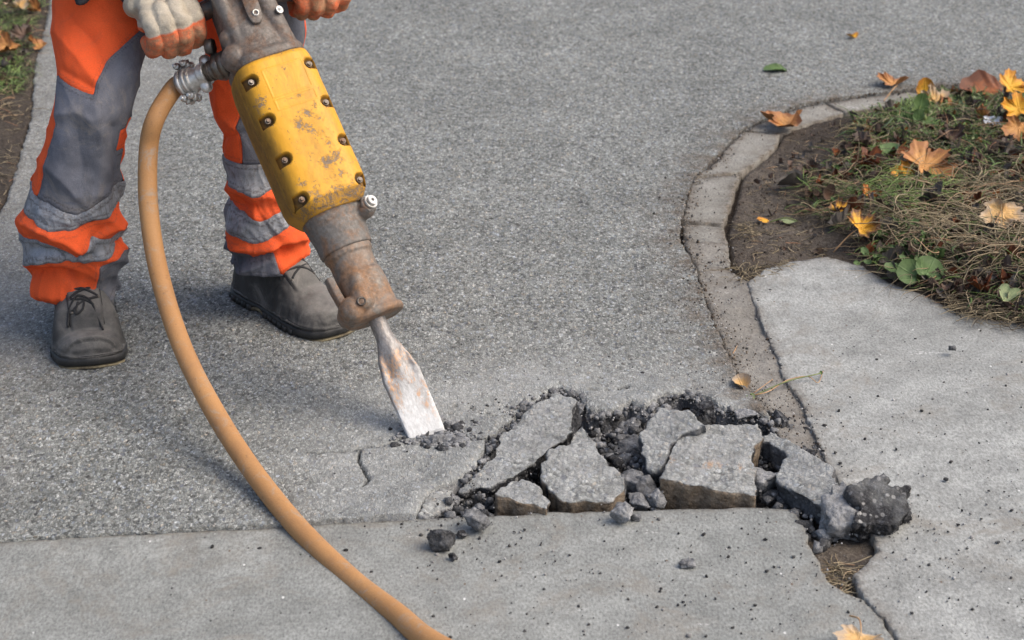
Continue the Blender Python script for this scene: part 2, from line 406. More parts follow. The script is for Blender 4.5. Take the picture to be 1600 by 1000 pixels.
def a_asph(x, y):
    P = np.stack([x, y], 1); dust = np.zeros(len(x)); crack = np.zeros(len(x))
    i = np.where((x > -.9) & (x < 1.1) & (y > 1.9) & (y < 3.1))[0]
    d = dist_to(P[i], hole_w, 4); dt = np.hypot(x[i] - on_ground(672, 690)[0], (y[i] - on_ground(672, 690)[1]))
    dust[i] = np.clip(np.exp(-(d / 0.13) ** 1.5) * .95 + np.exp(-(dt / 0.21) ** 2) * .95, 0, 1)
    k = np.where(near_rect(x, y))[0]
    for c, w in cracks:
        dd = polyd(P[k], c, 5); crack[k] = np.maximum(crack[k], np.clip(1.3 - (dd / (w * 1.0)) ** 2, 0, 1))
    dirt = np.zeros(len(x)); j = np.where((x > .2) & (x < 2.2) & (y > 2.3) & (y < 5.2))[0]
    dirt[j] = np.exp(-(dist_to(P[j], kerbw) / 0.055) ** 1.3)
    return dict(dust=dust, crack=crack, dirt=np.clip(dirt, 0, 1))

# ---- materials of the ground
m = M('weathered_asphalt', 0.9, spec=0.25)
dustm = m.math('MULTIPLY', m.attr('dust'), m.ramp(m.noise(14, 5, 0.7), [(0.3, 0.35), (0.65, 1.0)]))
col, h = aggregate(m, (0.226, 0.231, 0.219), 275, ani=.6, dustfac=dustm, dust=(0.36, 0.368, 0.358))
# pale traffic-worn drips and scuffs, smoother brownish gutter band along the verge
sc_ = m.ramp(m.noise(7, 3, 0.6, vec=m.map((1, 2.2, 1))), [(0.70, 0.0), (0.78, 1.0)])
sc_ = m.math('MULTIPLY', sc_, m.ramp(m.noise(160, 2, 0.7), [(0.52, 0.0), (0.62, 1.0)]))
col = m.mix(m.math('MULTIPLY', sc_, 0.55), col, (0.55, 0.55, 0.54))
xyz = m.sep(m.co)
lf = m.math('ADD', xyz[0], m.math('MULTIPLY', m.noise(2.5, 3), 0.25))
lf = m.ramp(m.math('MULTIPLY', m.math('SUBTRACT', -0.50, lf), 4.5), [(0.0, 0.0), (1.0, 1.0)])
lf = m.math('MULTIPLY', lf, m.ramp(xyz[1], [(0.0, 1.0), (1.0, 1.0)]))
smoothc = m.mix(0.55, m.ramp(m.noise(9, 5, 0.7), [(0.35, (0.17, 0.155, 0.135)), (0.65, (0.27, 0.262, 0.245))]), col)
col = m.mix(m.math('MULTIPLY', lf, 0.85), col, smoothc)
dirtm = m.math('MULTIPLY', m.attr('dirt'), m.ramp(m.noise(22, 5, 0.7), [(0.40, 0.0), (0.62, 1.0)]))
col = m.mix(dirtm, col, m.ramp(m.noise(150, 3, 0.7), [(0.35, (0.045, 0.035, 0.025)), (0.65, (0.17, 0.14, 0.11))]))
col = m.mix(m.attr('crack'), col, (0.012, 0.012, 0.012))
dk = m.ramp(m.noise(55, 2, 0.6), [(0.71, 0.0), (0.74, 1.0)])
col = m.mix(m.math('MULTIPLY', dk, 0.7), col, (0.06, 0.055, 0.05))
sidec = m.mix(dustm, m.ramp(m.noise(120, 3, 0.7), [(0.35, (0.018, 0.018, 0.02)), (0.6, (0.07, 0.07, 0.075)), (0.75, (0.3, 0.3, 0.3))]), (0.25, 0.25, 0.25))
col = m.mix(m.attr('side'), col, sidec)
A_asph = m.fin(col, normal=m.bump(h, 1.0, 0.0013))

def concrete(name, c0, c1, seed=0.0, stain=(0.2, 0.18, 0.15)):
    m = M(name, 0.88, spec=0.3)
    big = m.noise(2.2, 5, 0.62, dist=0.6); mid = m.noise(16, 5, 0.65); fine = m.noise(300, 3, 0.7, vec=m.map((1, .5, 1)))
    col = m.ramp(big, [(0.3, c0), (0.7, c1)])
    col = m.mix(0.8, col, m.ramp(mid, [(0.3, 0.7), (0.7, 1.2)]), 'MULTIPLY')
    col = m.mix(0.8, col, m.ramp(fine, [(0.3, 0.5), (0.5, 1.0), (0.72, 1.5)]), 'MULTIPLY')
    col = m.mix(m.ramp(m.noise(420, 2, 0.6), [(0.66, 0.0), (0.70, 0.8)]), col, (0.09, 0.085, 0.08))
    st = m.math('MULTIPLY', m.ramp(m.noise(5.5, 6, 0.7, dist=1.5), [(0.52, 0.0), (0.64, 1.0)]), m.ramp(m.noise(60, 3, .7), [(0.35, 0.2), (0.65, 0.85)]))
    col = m.mix(m.math('MULTIPLY', st, 0.75), col, stain)
    pass
    dv = m.nt.nodes.new('ShaderNodeTexVoronoi'); dv.inputs['Scale'].default_value = 85; m.set(dv.inputs['Vector'], m.map((1, .6, 1))); dc = m.sep(dv.outputs['Color'])
    col = m.mix(m.math('MULTIPLY', m.ramp(dv.outputs['Distance'], [(0.10, 1.0), (0.16, 0.0)]), m.ramp(dc[0], [(0.80, 0.0), (0.81, .9)])), col, m.ramp(dc[1], [(0, (0.03, 0.03, 0.03)), (.5, (0.12, 0.085, 0.06)), (.7, (0.2, 0.19, 0.17)), (.8, (0.62, 0.62, 0.60)), (1, (0.7, 0.7, 0.68))], 'CONSTANT'))
    lt = m.ramp(m.noise(9, 5, 0.75, dist=0.8), [(0.62, 0.0), (0.74, 0.6)])
    col = m.mix(lt, col, tuple(x * 1.5 for x in c1))
    # broom strokes and pits
    brush = m.noise(40, 3, 0.6, vec=m.map((1, 14, 1), (0, 0, R(24))))
    col = m.mix(0.35, col, m.ramp(brush, [(0.35, 0.86), (0.65, 1.1)]), 'MULTIPLY')
    pit = m.ramp(m.voro(75), [(0.0, 0.0), (0.16, 1.0)])
    pitm = m.math('MULTIPLY', m.math('SUBTRACT', 1.0, pit), m.ramp(m.noise(8, 2), [(0.5, 0.0), (0.6, 1.0)]))
    col = m.mix(m.math('MULTIPLY', pitm, 0.7), col, (0.11, 0.105, 0.1))
    em = m.math('MULTIPLY', m.attr('edge'), m.ramp(m.noise(38, 5, .75), [(0.36, 0.1), (0.56, 1.0)]))
    col = m.mix(em, col, m.ramp(m.noise(170, 3, 0.7), [(0.35, (0.05, 0.04, 0.03)), (0.65, (0.19, 0.165, 0.135))]))
    #hair = m.math('MULTIPLY', m.ramp(m.voro(3.1, 'DISTANCE_TO_EDGE', vec=m.map((1, 1, 1))), [(0.0, 1.0), (0.006, 0.0)]), m.ramp(m.noise(3.3, 2), [(0.55, 0.0), (0.6, 1.0)]))
    wsc = m.math('MULTIPLY', m.ramp(m.noise(10, 3, .6, vec=m.map((1, 2.4, 1), (0, 0, R(15)))), [(0.66, 0.0), (0.74, 1.0)]), m.ramp(m.noise(230, 2, .7), [(0.5, 0.0), (0.6, .8)]))
    col = m.mix(wsc, col, (0.5, 0.5, 0.48))
    col = m.mix(m.attr('side'), col, m.ramp(m.noise(90, 3, 0.7), [(0.35, (0.08, 0.07, 0.055)), (0.65, (0.2, 0.18, 0.15))]))
    h = m.math('ADD', m.math('MULTIPLY', fine, 0.7), m.math('ADD', m.math('MULTIPLY', brush, 0.5), m.math('MULTIPLY', pitm, -1.2)))
    return m.fin(col, normal=m.bump(h, 0.75, 0.0011))
A_apron = concrete('pale_apron_concrete', (0.196, 0.203, 0.192), (0.262, 0.270, 0.256))
A_slab = concrete('worn_slab_concrete', (0.225, 0.230, 0.218), (0.345, 0.353, 0.338))
A_kerb = concrete('kerb_concrete', (0.20, 0.192, 0.168), (0.285, 0.277, 0.25))
m = M('dark_garden_soil', 0.95, spec=0.2)
n1 = m.noise(28, 6, 0.75); n2_ = m.noise(190, 4, 0.75)
dryf = m.attr('dry')
wet = m.ramp(n2_, [(0.32, (0.018, 0.013, 0.010)), (0.55, (0.055, 0.042, 0.032)), (0.75, (0.13, 0.105, 0.08))])
dry = m.ramp(n2_, [(0.3, (0.085, 0.07, 0.055)), (0.55, (0.165, 0.14, 0.115)), (0.75, (0.27, 0.245, 0.21))])
col = m.mix(m.math('MULTIPLY', dryf, m.ramp(n1, [(0.3, 0.55), (0.6, 1.0)])), wet, dry)
col = m.mix(m.ramp(m.voro(120), [(0.05, 0.55), (0.14, 0.0)]), col, (0.30, 0.285, 0.26))
bitu = m.ramp(m.noise(140, 4, 0.75), [(0.35, (0.010, 0.010, 0.011)), (0.6, (0.035, 0.035, 0.038)), (0.75, (0.16, 0.16, 0.165))])
col = m.mix(m.attr('hole'), col, bitu)
A_soil = m.fin(col, normal=m.bump(m.math('ADD', n1, n2_), 1.0, 0.006))

sheet('asphalt_road', asph, gx, gy, h_asph, 0.055, A_asph, a_asph)['kind'] = 'structure'
zz = lambda b, s: (lambda x, y: b + 0.0025 * n2(x, y, 2.1, 2, s) + 0.0006 * n2(x, y, 40, 2, s + 2))
def h_apron(x, y):
    z = zz(0.0, 20)(x, y); P = np.stack([x, y], 1)
    d = polyd(P, [(1060, 880), (1082, 915), (1098, 925)], 7); z -= 0.0 * d
    return z
def edge_attr(poly, w, s=.9):
    def f(x, y):
        e = np.zeros(len(x)); i = np.where((np.abs(x) < 1.7) & (y > 1.6) & (y < 5.3))[0]; pp = poly[(np.abs(poly[:, 0]) < 1.8) & (poly[:, 1] < 5.4)]
        e[i] = s * np.exp(-dist_to(np.stack([x[i], y[i]], 1), pp, 2) / w); return dict(edge=e)
    return f
sheet('concrete_apron', apron, gxc, gyc, h_apron, 0.06, A_apron, edge_attr(apron, .006, .6))['kind'] = 'structure'
def h_slab(x, y): return zz(0.003, 30)(x, y) + 0.0008 * n2(x, y, 9, 3, 31)
sheet('concrete_slab', slab, gxc, gyc, h_slab, 0.06, A_slab, edge_attr(slab, .012))['kind'] = 'structure'

# strip of crumbled concrete between asphalt and slab, below the kerb stones
strip_px = [(1066, 376), (1134, 382), (1142, 420), (1174, 446), (1194, 500), (1222, 560), (1230, 592), (1260, 634), (1276, 672), (1300, 728), (1225, 690), (1206, 668), (1184, 640), (1154, 592), (1134, 547), (1114, 502), (1098, 460), (1088, 421)]
A_strip = concrete('crumbled_strip_concrete', (0.165, 0.152, 0.130), (0.255, 0.245, 0.222), stain=(0.12, 0.10, 0.08))
strip_w = ragged(strip_px, amp=0.006, sc=40, seed=17)
def h_strip(x, y): return 0.0 + 0.005 * n2(x, y, 12, 3, 41) + 0.003 * n2(x, y, 45, 3, 42)
sheet('gutter_strip', strip_w, gxc, gyc, h_strip, 0.05, A_strip, edge_attr(strip_w, .015))['kind'] = 'structure'

# kerb stones
kerb = empty('kerb'); kerb['kind'] = 'structure'
stones = [[(1066, 346), (1084, 283), (1157, 275), (1137, 330), (1130, 352), (1100, 352)],
          [(1087, 279), (1108, 266), (1130, 242), (1163, 209), (1219, 213), (1208, 236), (1160, 271)],
          [(1166, 206), (1203, 189), (1252, 170), (1288, 164), (1318, 178), (1272, 192), (1222, 211)],
          [(1292, 163), (1350, 154), (1420, 146), (1452, 152), (1400, 166), (1350, 174), (1322, 178)],
          [(1068, 350), (1131, 356), (1139, 400), (1141, 420), (1092, 424), (1072, 384)]]
for k, s in enumerate(stones):
    w = ragged(s, amp=0.006, sc=42, seed=50 + k)
    zz0 = [0.003, 0.004, 0.002, 0.003, 0.000, 0.000][k]
    gx_ = np.arange(w[:, 0].min() - .02, w[:, 0].max() + .02, 0.006); gy_ = np.arange(w[:, 1].min() - .02, w[:, 1].max() + .02, 0.006)
    o = sheet('kerb_stone', w, gx_, gy_, (lambda x, y, q=zz0, t=k: q + 0.0022 * n2(x, y, 14, 3, 60 + t)), 0.09, A_kerb, edge_attr(w, .014, 1.3))
    o.parent = kerb

# soil under and around everything
bed_px = [(1140, 360), (1162, 276), (1215, 232), (1226, 206), (1310, 182), (1400, 168), (1540, 152), (1700, 138), (3300, 90), (3300, 700), (2100, 560), (1600, 520), (1540, 512), (1440, 470), (1390, 452), (1292, 410), (1170, 446), (1146, 415)]
bed = ragged(bed_px, amp=0.0, close=True)
hole_poly = np.vstack([W2(hole_edge), W2([(700, 812), (1000, 800), (1240, 800), (1300, 840), (1345, 800), (1290, 735), (1235, 690)])])
wedge = W2([(1230, 790), (1256, 822), (1292, 905), (1352, 945), (1333, 903), (1374, 862), (1345, 800), (1300, 760)])
vergep = np.vstack([W2(verge[::-1]), [(-1.3, 8), (-30, 40), (-30, -2)], W2([(-2400, 1000)])])
gxs = axis_coords(-1.25, 1.45, -0.25, 0.6, 0.005, 0.008, -80, 80)
gys = axis_coords(1.75, 5.2, 2.2, 2.56, 0.005, 0.009, -40, 150)
def soil_grid():
    X, Y = np.meshgrid(gxs, gys); x = X.ravel(); y = Y.ravel(); P = np.stack([x, y], 1)
    z = np.full(len(x), -0.016); dry = np.zeros(len(x)); hl = np.zeros(len(x))
    far = (np.abs(x) > 28) | (y > 38) | (y < -24); z[far] = -0.03; dry[far] = .5
    ib = inside(P, bed); iw = inside(P, wedge); ih = inside(P, hole_poly); iv = inside(P, vergep)
    loc = np.where(ib & (x < 2) & (y < 5.2))[0]; e = np.full(len(x), 0.3); e[loc] = dist_to(P[loc], bed, 2)
    rise = np.clip(e / 0.16, 0, 1); rise = rise * rise * (3 - 2 * rise)
    lump = 0.020 * n2(x, y, 9, 3, 70) + 0.006 * n2(x, y, 40, 3, 71)
    zb = -0.001 + rise * (0.030 + lump) + 0.003 * n2(x, y, 60, 2, 72)
    # bare flat patch on the left of the bed
    bare = np.exp(-(((x - on_ground(1215, 330)[0]) / 0.11) ** 2 + ((y - on_ground(1215, 330)[1]) / 0.45) ** 2))
    zb -= bare * rise * 0.026
    z[ib] = zb[ib]; dry[ib] = np.clip(0.12 + 0.75 * bare[ib] + 0.15 * n2(x, y, 6, 2, 73)[ib], 0, 1)
    z[iw] = -0.012 + 0.004 * n2(x, y, 40, 3, 74)[iw]; dry[iw] = 0.8
    z[iv] = 0.004 + 0.010 * n2(x, y, 12, 3, 75)[iv] + 0.003 * n2(x, y, 60, 2, 76)[iv]; dry[iv] = 0.25
    z[ih] = -0.075 + 0.012 * n2(x, y, 25, 3, 77)[ih] + 0.005 * n2(x, y, 90, 2, 78)[ih]; hl[ih] = 1
    dx = np.clip((x - on_ground(1235, 760)[0]) / 0.05, 0, 1); q = ih & (dx > 0); z[q] = z[q] * (1 - dx[q]) + (-0.02 + 0.004 * n2(x, y, 40, 3, 74)[q]) * dx[q]; hl[q] *= (1 - dx[q]); dry[q] = .6
    n, mm = len(gys), len(gxs); i, j = np.meshgrid(np.arange(n - 1), np.arange(mm - 1), indexing='ij'); v = (i * mm + j).ravel()
    Q = np.stack([v, v + 1, v + mm + 1, v + mm], 1)
    return obj('soil_ground', np.column_stack([x, y, z]), [Q], A_soil, attrs=dict(dry=dry, hole=hl)), (x, y, z)
_so, SG = soil_grid(); _so['kind'] = 'structure'
_zi = SG[2].reshape(len(gys), len(gxs))
def soil_z(x, y):
    i = np.clip(np.searchsorted(gys, y), 0, len(gys) - 1); j = np.clip(np.searchsorted(gxs, x), 0, len(gxs) - 1); return _zi[i, j]

# ================================================================== RUBBLE
m = M('broken_asphalt', 0.88, spec=0.3)
col, h = aggregate(m, (0.248, 0.252, 0.240), 165, contrast=.9)
col = m.mix(m.ramp(m.noise(35, 5, 0.7), [(0.35, 0.1), (0.65, 0.7)]), col, (0.40, 0.405, 0.395))
tarn = m.noise(260, 4, 0.75)
tar = m.ramp(tarn, [(0.38, (0.008, 0.008, 0.009)), (0.56, (0.026, 0.026, 0.028)), (0.66, (0.09, 0.09, 0.094)), (0.75, (0.34, 0.34, 0.33))])
grime_shade = m.ramp(m.noise(40, 5, 0.75), [(0.50, 0.0), (0.74, 0.6)])
stn = m.voro(120); stc = m.sep(m.voro(120, out='Color'))[0]
tar = m.mix(m.math('MULTIPLY', m.ramp(stn, [(0.30, 1.0), (0.42, 0.0)]), m.ramp(stc, [(0.62, 0.0), (0.64, .85)])), tar, m.ramp(stc, [(0.62, (0.10, 0.10, 0.105)), (1.0, (0.42, 0.41, 0.39))]))
tar = m.mix(grime_shade, tar, m.ramp(m.noise(200, 3, .7), [(0.35, (0.10, 0.105, 0.115)), (0.65, (0.25, 0.255, 0.27))]))
tar = m.mix(m.attr('dusty'), tar, m.ramp(m.noise(150, 4, .7), [(0.35, (0.18, 0.183, 0.188)), (0.65, (0.37, 0.373, 0.375))]))
brown = m.ramp(m.noise(90, 4, 0.7), [(0.30, (0.11, 0.08, 0.052)), (0.5, (0.25, 0.19, 0.13)), (0.7, (0.38, 0.31, 0.23))])
brown = m.mix(m.ramp(m.noise(500, 2, .6), [(0.6, 0.0), (0.68, 0.6)]), brown, (0.35, 0.31, 0.26))
rust = m.math('MULTIPLY', m.ramp(m.noise(38, 4, .7), [(0.5, 0.0), (0.62, .75)]), m.attr('rusty'))
top = m.mix(rust, col, (0.42, 0.23, 0.10))
c = m.mix(m.attr('top'), tar, top); c = m.mix(m.attr('brown'), c, brown)
hh = m.math('ADD', m.math('MULTIPLY', h, 0.8), m.math('MULTIPLY', tarn, 1.2))
A_rub = m.fin(c, normal=m.bump(hh, 1.0, 0.0022), rough=m.ramp(m.attr('top'), [(0, 0.72), (1, 0.92)]))

def nrm(v): v = np.asarray(v, float); return v / np.linalg.norm(v)
def rubble_slab(name, px, z0, n, thick, seed, label, brown=None, dusty=0.0, rusty=None, voxel=0.0026, rough=1.0, batter=0.0, cat='rubble', tarry=0.0):
    """outline px lies on a tilted plane through height z0; the slab hangs below it"""
    c = np.mean(np.array(px, float), 0); p0 = on_ground(c[0], c[1], z0); n = nrm(n)
    ex = nrm(np.cross([0, 1, 0], n)); ey = np.cross(n, ex)
    T = np.array([on_plane(x, y, p0, n) for x, y in px]) - p0
    U = np.stack([T @ ex, T @ ey], 1)
    # subdivide outline and rough it
    O = np.vstack([U[i] + (np.roll(U, -1, 0)[i] - U[i]) * t for i in range(len(U)) for t in np.linspace(0, 1, 6, endpoint=False)])
    area = 0.5 * np.sum(O[:, 0] * np.roll(O[:, 1], -1) - O[:, 1] * np.roll(O[:, 0], -1))
    if area < 0: O = O[::-1]
    q = np.column_stack([O * 70, np.full(len(O), seed)]); O = O + 0.0090 * rough * np.stack([fbm(q, 4, seed, .65), fbm(q + 7, 4, seed, .65)], 1)
    k = len(O); cen = O.mean(0)
    low = cen + (O - cen) * (1 - batter)
    bmv = np.vstack([np.column_stack([O, np.zeros(k)]), np.column_stack([low, np.full(k, -thick)])])
    from mathutils.geometry import tessellate_polygon
    tri = np.array(tessellate_polygon([[Vector((a, b, 0)) for a, b in O]]))
    a_, b_, c_ = bmv[tri[:, 0]], bmv[tri[:, 1]], bmv[tri[:, 2]]; fl = np.cross(b_ - a_, c_ - a_)[:, 2] < 0; tri[fl] = tri[fl][:, ::-1]
    i = np.arange(k); j = (i + 1) % k
    side = np.stack([j, i, i + k, j + k], 1)
    V, fs = vox([(bmv, [tri, tri[:, ::-1] + k, side])], voxel, 1)
    N = vnormals(V, fs)
    if np.sum(N * (V - V.mean(0))) < 0: N = -N
    Nw = N[:, :1] * ex + N[:, 1:2] * ey + N[:, 2:] * n
    top = np.clip((V[:, 2] + 0.006) / 0.004, 0, 1) * np.clip((N[:, 2] - 0.25) / 0.35, 0, 1)
    if tarry: top = top * np.clip(1 - tarry - .6 * fbm(V * 40, 2, seed), 0, 1)
    br = np.zeros(len(V))
    if brown is not None: br = np.clip((-Nw[:, 1] - 0.35) / 0.3, 0, 1) * (1 - top) * (V[:, 0] > brown[0]) * (V[:, 0] < brown[1])
    ns = fbm(V * 110 + seed, 3, seed, 0.6); nb = fbm(V * 30 + seed, 2, seed + 3)
    disp = top * (0.0017 * fbm(V * 230, 2, seed + 9) + 0.0032 * nb) + (1 - top) * (1 - br) * (0.0055 * nb + 0.0038 * ns) * rough + br * 0.001 * ns
    V = V + N * disp[:, None]
    ru = np.zeros(len(V))
    if rusty: ru = np.exp(-((V[:, 1] - rusty[0] - rusty[2] * V[:, 0]) / rusty[1]) ** 2) * top
    W = V[:, :1] * ex + V[:, 1:2] * ey + V[:, 2:] * n
    dus = np.clip(np.full(len(V), dusty) + 0.25 * nb, 0, 1)
    o = obj(name, W, fs, A_rub, attrs=dict(top=top, brown=br, dusty=dus, rusty=ru)); o.location = p0
    return tag(o, label, cat)
def rock(name, c, half, seed, label=None, cuts=8, rotz=0.0, dusty=0.1, rough=1.0, res=4, topdust=0.0, mesh_only=False, cat='rubble', group=None):
    """broken angular block: hull of a few random corners, cut finer and roughened"""
    rs = np.random.RandomState(seed); bm = bmesh.new(); k = 0; n_ = 8 + cuts // 2; pts_ = []
    while len(pts_) < n_:
        d = rs.normal(size=3); d /= np.linalg.norm(d) + 1e-9
        if all(np.linalg.norm(d - q) > .55 for q in pts_) or k > 400: pts_.append(d * rs.uniform(.85, 1.1))
        k += 1
    vs = [bm.verts.new(p) for p in pts_]; bmesh.ops.convex_hull(bm, input=vs)
    bmesh.ops.delete(bm, geom=[v for v in bm.verts if not v.link_faces], context='VERTS')
    bmesh.ops.triangulate(bm, faces=bm.faces)
    if res > 2:
        for _ in range(res - 1): bmesh.ops.subdivide_edges(bm, edges=bm.edges[:], cuts=1, use_grid_fill=True)
        bmesh.ops.triangulate(bm, faces=bm.faces)
    bm.verts.ensure_lookup_table(); bm.verts.index_update()
    V = np.array([v.co[:] for v in bm.verts]); Fc = np.array([[v.index for v in f.verts] for f in bm.faces]); bm.free()
    V = V / np.abs(V).max(0); L = float(np.mean(half)); U = V.copy(); V = V * np.asarray(half)
    N = vnormals(V, [Fc])
    if (N * V).sum() < 0: N = -N; Fc = Fc[:, ::-1]
    if res > 2:
        V = V + N * ((0.15 * fbm(U * 2.4 + seed, 3, seed + 2, .65) + 0.11 * (.4 - np.abs(fbm(U * 3.4, 2, seed + 6))) + 0.06 * fbm(U * 10, 2, seed + 5)) * L * rough)[:, None]
    ca, sa = math.cos(rotz), math.sin(rotz); V = V @ np.array([[ca, sa, 0], [-sa, ca, 0], [0, 0, 1]])
    N = vnormals(V, [Fc]); top = np.clip((N[:, 2] - .55) / .3, 0, 1) * topdust
    me = make_mesh(name, V, [Fc], A_rub, smooth=res > 2, attrs=dict(top=top, brown=np.zeros(len(V)), dusty=np.clip(dusty + .45 * fbm(U * 1.8, 2, seed + 8), 0, 1), rusty=np.zeros(len(V))))
    if mesh_only: return me
    o = link(name, me); o.location = c
    return tag(o, label, cat, group)
def rock_px(px, py, z, half, seed, label, **kw):
    return rock('asphalt_chunk', on_ground(px, py, z), half, seed, label, **kw)

rubble_slab('asphalt_slab', [(782, 679), (800, 667), (836, 634), (872, 613), (899, 625), (900, 649), (890, 685), (857, 700), (836, 722), (808, 742), (772, 757), (722, 768), (716, 764), (725, 754), (749, 736), (773, 712)],
            0.022, (-0.10, -0.20, 1), 0.045, 11, 'large long asphalt slab heaved up at the left of the broken hole, pointed towards the rear', dusty=0.0, rough=1.15)
rubble_slab('asphalt_slab', [(771, 768), (803, 750), (836, 753), (850, 774), (857, 796), (815, 786), (772, 775)],
            0.014, (0.03, -0.12, 1), 0.05, 12, 'small rounded slab with a brown front face, wedged between the long slab and the concrete', brown=(-1, 1))
rubble_slab('asphalt_slab', [(845, 727), (860, 703), (890, 691), (906, 662), (920, 673), (938, 706), (947, 730), (974, 739), (977, 760), (959, 785), (905, 785), (872, 779), (854, 764)],
            0.026, (-0.03, -0.30, 1), 0.05, 13, 'pointed grey slab in the middle of the hole, its narrow end to the rear and a brown front edge', brown=(-1, 1))
rubble_slab('asphalt_slab', [(1013, 657), (1032, 638), (1074, 644), (1099, 663), (1058, 684), (1042, 700), (1035, 733), (1013, 735), (1003, 714), (1000, 676)],
            0.040, (-0.22, -0.42, 1), 0.05, 14, 'steeply tilted slab leaning behind the big brown-fronted block', dusty=0.35)
rubble_slab('asphalt_slab', [(1042, 710), (1054, 687), (1102, 662), (1186, 663), (1192, 690), (1175, 698), (1180, 735), (1183, 776), (1110, 764), (1030, 748), (1038, 728)],
            0.030, (0.02, -0.22, 1), 0.062, 15, 'largest squarish block right of the hole centre with a deep brown front face', brown=(-1, 1), rusty=(-0.018, 0.007, -0.18), rough=.9)
rubble_slab('asphalt_slab', [(1200, 672), (1256, 700), (1300, 728), (1312, 756), (1300, 772), (1290, 800), (1269, 786), (1211, 748), (1224, 722), (1238, 711), (1208, 697), (1190, 684)],
            0.026, (-0.20, -0.10, 1), 0.035, 16, 'slab sloping down to the right beside the dark chunk at the right end of the hole', dusty=0.3, rough=1.2)
rubble_slab('asphalt_slab', [(652, 804), (668, 782), (692, 767), (712, 762), (706, 780), (694, 796), (676, 806)],
            0.002, (0.35, -0.1, 1), 0.03, 17, 'pale crushed wedge of asphalt at the extreme left end of the hole', dusty=.95, rough=1.3)
# ragged end pieces: black tarry break-off and the dusty neck joining it to the sloping slab
rubble_slab('asphalt_chunk', [(1330, 752), (1352, 744), (1382, 741), (1396, 757), (1420, 761), (1417, 798), (1398, 818), (1364, 826), (1336, 818), (1340, 790), (1326, 772)],
            0.040, (0.16, -0.42, 1), 0.040, 31, 'big ragged black tarry piece on the concrete at the far right end of the rubble', dusty=0.0, rough=1.35, tarry=1)
rubble_slab('asphalt_chunk', [(1284, 775), (1300, 760), (1322, 748), (1338, 756), (1342, 790), (1348, 818), (1322, 826), (1298, 814), (1288, 796)],
            0.030, (0.05, -0.30, 1), 0.036, 32, 'bluish dusty piece joining the right sloping slab and the black end piece', dusty=0.85, rough=1.8, tarry=.75)
rock('asphalt_chunk', on_ground(1398, 800, 0.016), (0.026, 0.022, 0.020), 36, 'speckled black lump with orange stones leaning on the far right end piece', dusty=0.0, cuts=8, res=5)
rock_px(1100, 648, 0.022, (0.022, 0.018, 0.020), 41, 'black lump sticking up behind the tilted slab at the rear edge of the hole', dusty=0.0, res=5)
rock_px(689, 842, 0.014, (0.018, 0.016, 0.017), 42, 'dark pyramid-shaped chunk lying alone on the concrete left of the hole', dusty=0.1, cuts=9)
rock_px(742, 814, 0.014, (0.019, 0.018, 0.015), 43, 'grey speckled chunk lying across the concrete joint at the left end', dusty=0.5, cuts=8)
rock_px(974, 803, 0.012, (0.018, 0.014, 0.014), 44, 'pale crumbled chunk lying on the joint in front of the hole centre', dusty=0.85, cuts=8)
rock_px(993, 806, 0.004, (0.008, 0.009, 0.007), 45, 'small chip touching the right side of the pale crumbled chunk', dusty=0.4)
rock_px(722, 834, 0.005, (0.008, 0.006, 0.005), 46, 'small dark chip between the pyramid chunk and the speckled chunk', dusty=0.0)
rock_px(707, 871, 0.004, (0.006, 0.006, 0.006), 47, 'tiny dark chip just below the pyramid-shaped chunk', dusty=0.0)
rock_px(1075, 880, 0.004, (0.013, 0.009, 0.005), 48, 'flat grey flake alone on the apron below the squarish block', dusty=0.6)
rock_px(1166, 648, 0.010, (0.020, 0.013, 0.006), 49, 'pale flat flake at the rear edge of the hole by the gutter strip', dusty=0.9)
rock_px(1488, 545, 0.016, (0.007, 0.007, 0.006), 50, 'single small grey stone out on the upper concrete slab', dusty=0.4)
# the crushed heap at the chisel
heap = [(686, 688, .016, .010), (672, 690, .009, .007), (700, 686, .012, .008), (712, 690, .010, .007), (692, 700, .010, .006), (660, 688, .008, .004), (720, 682, .008, .005), (706, 700, .009, .006)]
lab = ['crushed lump right under the chisel blade tip', 'crumb pinned at the left corner of the chisel tip', 'crushed lump just right of the chisel blade', 'dusty crumb at the right of the crushed heap', 'dark crumb at the front of the crushed heap by the chisel',
       'flat flake under the left corner of the chisel', 'outermost crumb right and rear of the crushed heap', 'dark crumb at the front right of the crushed heap']
for k, (a, b, r1, r2) in enumerate(heap):
    rock_px(a, b, r2 * .7 + .005, (r1 * 1.1, r1, r2), 60 + k, lab[k], dusty=[.7, .8, .9, .6, .1, .9, .8, .1][k], cuts=7, res=4)
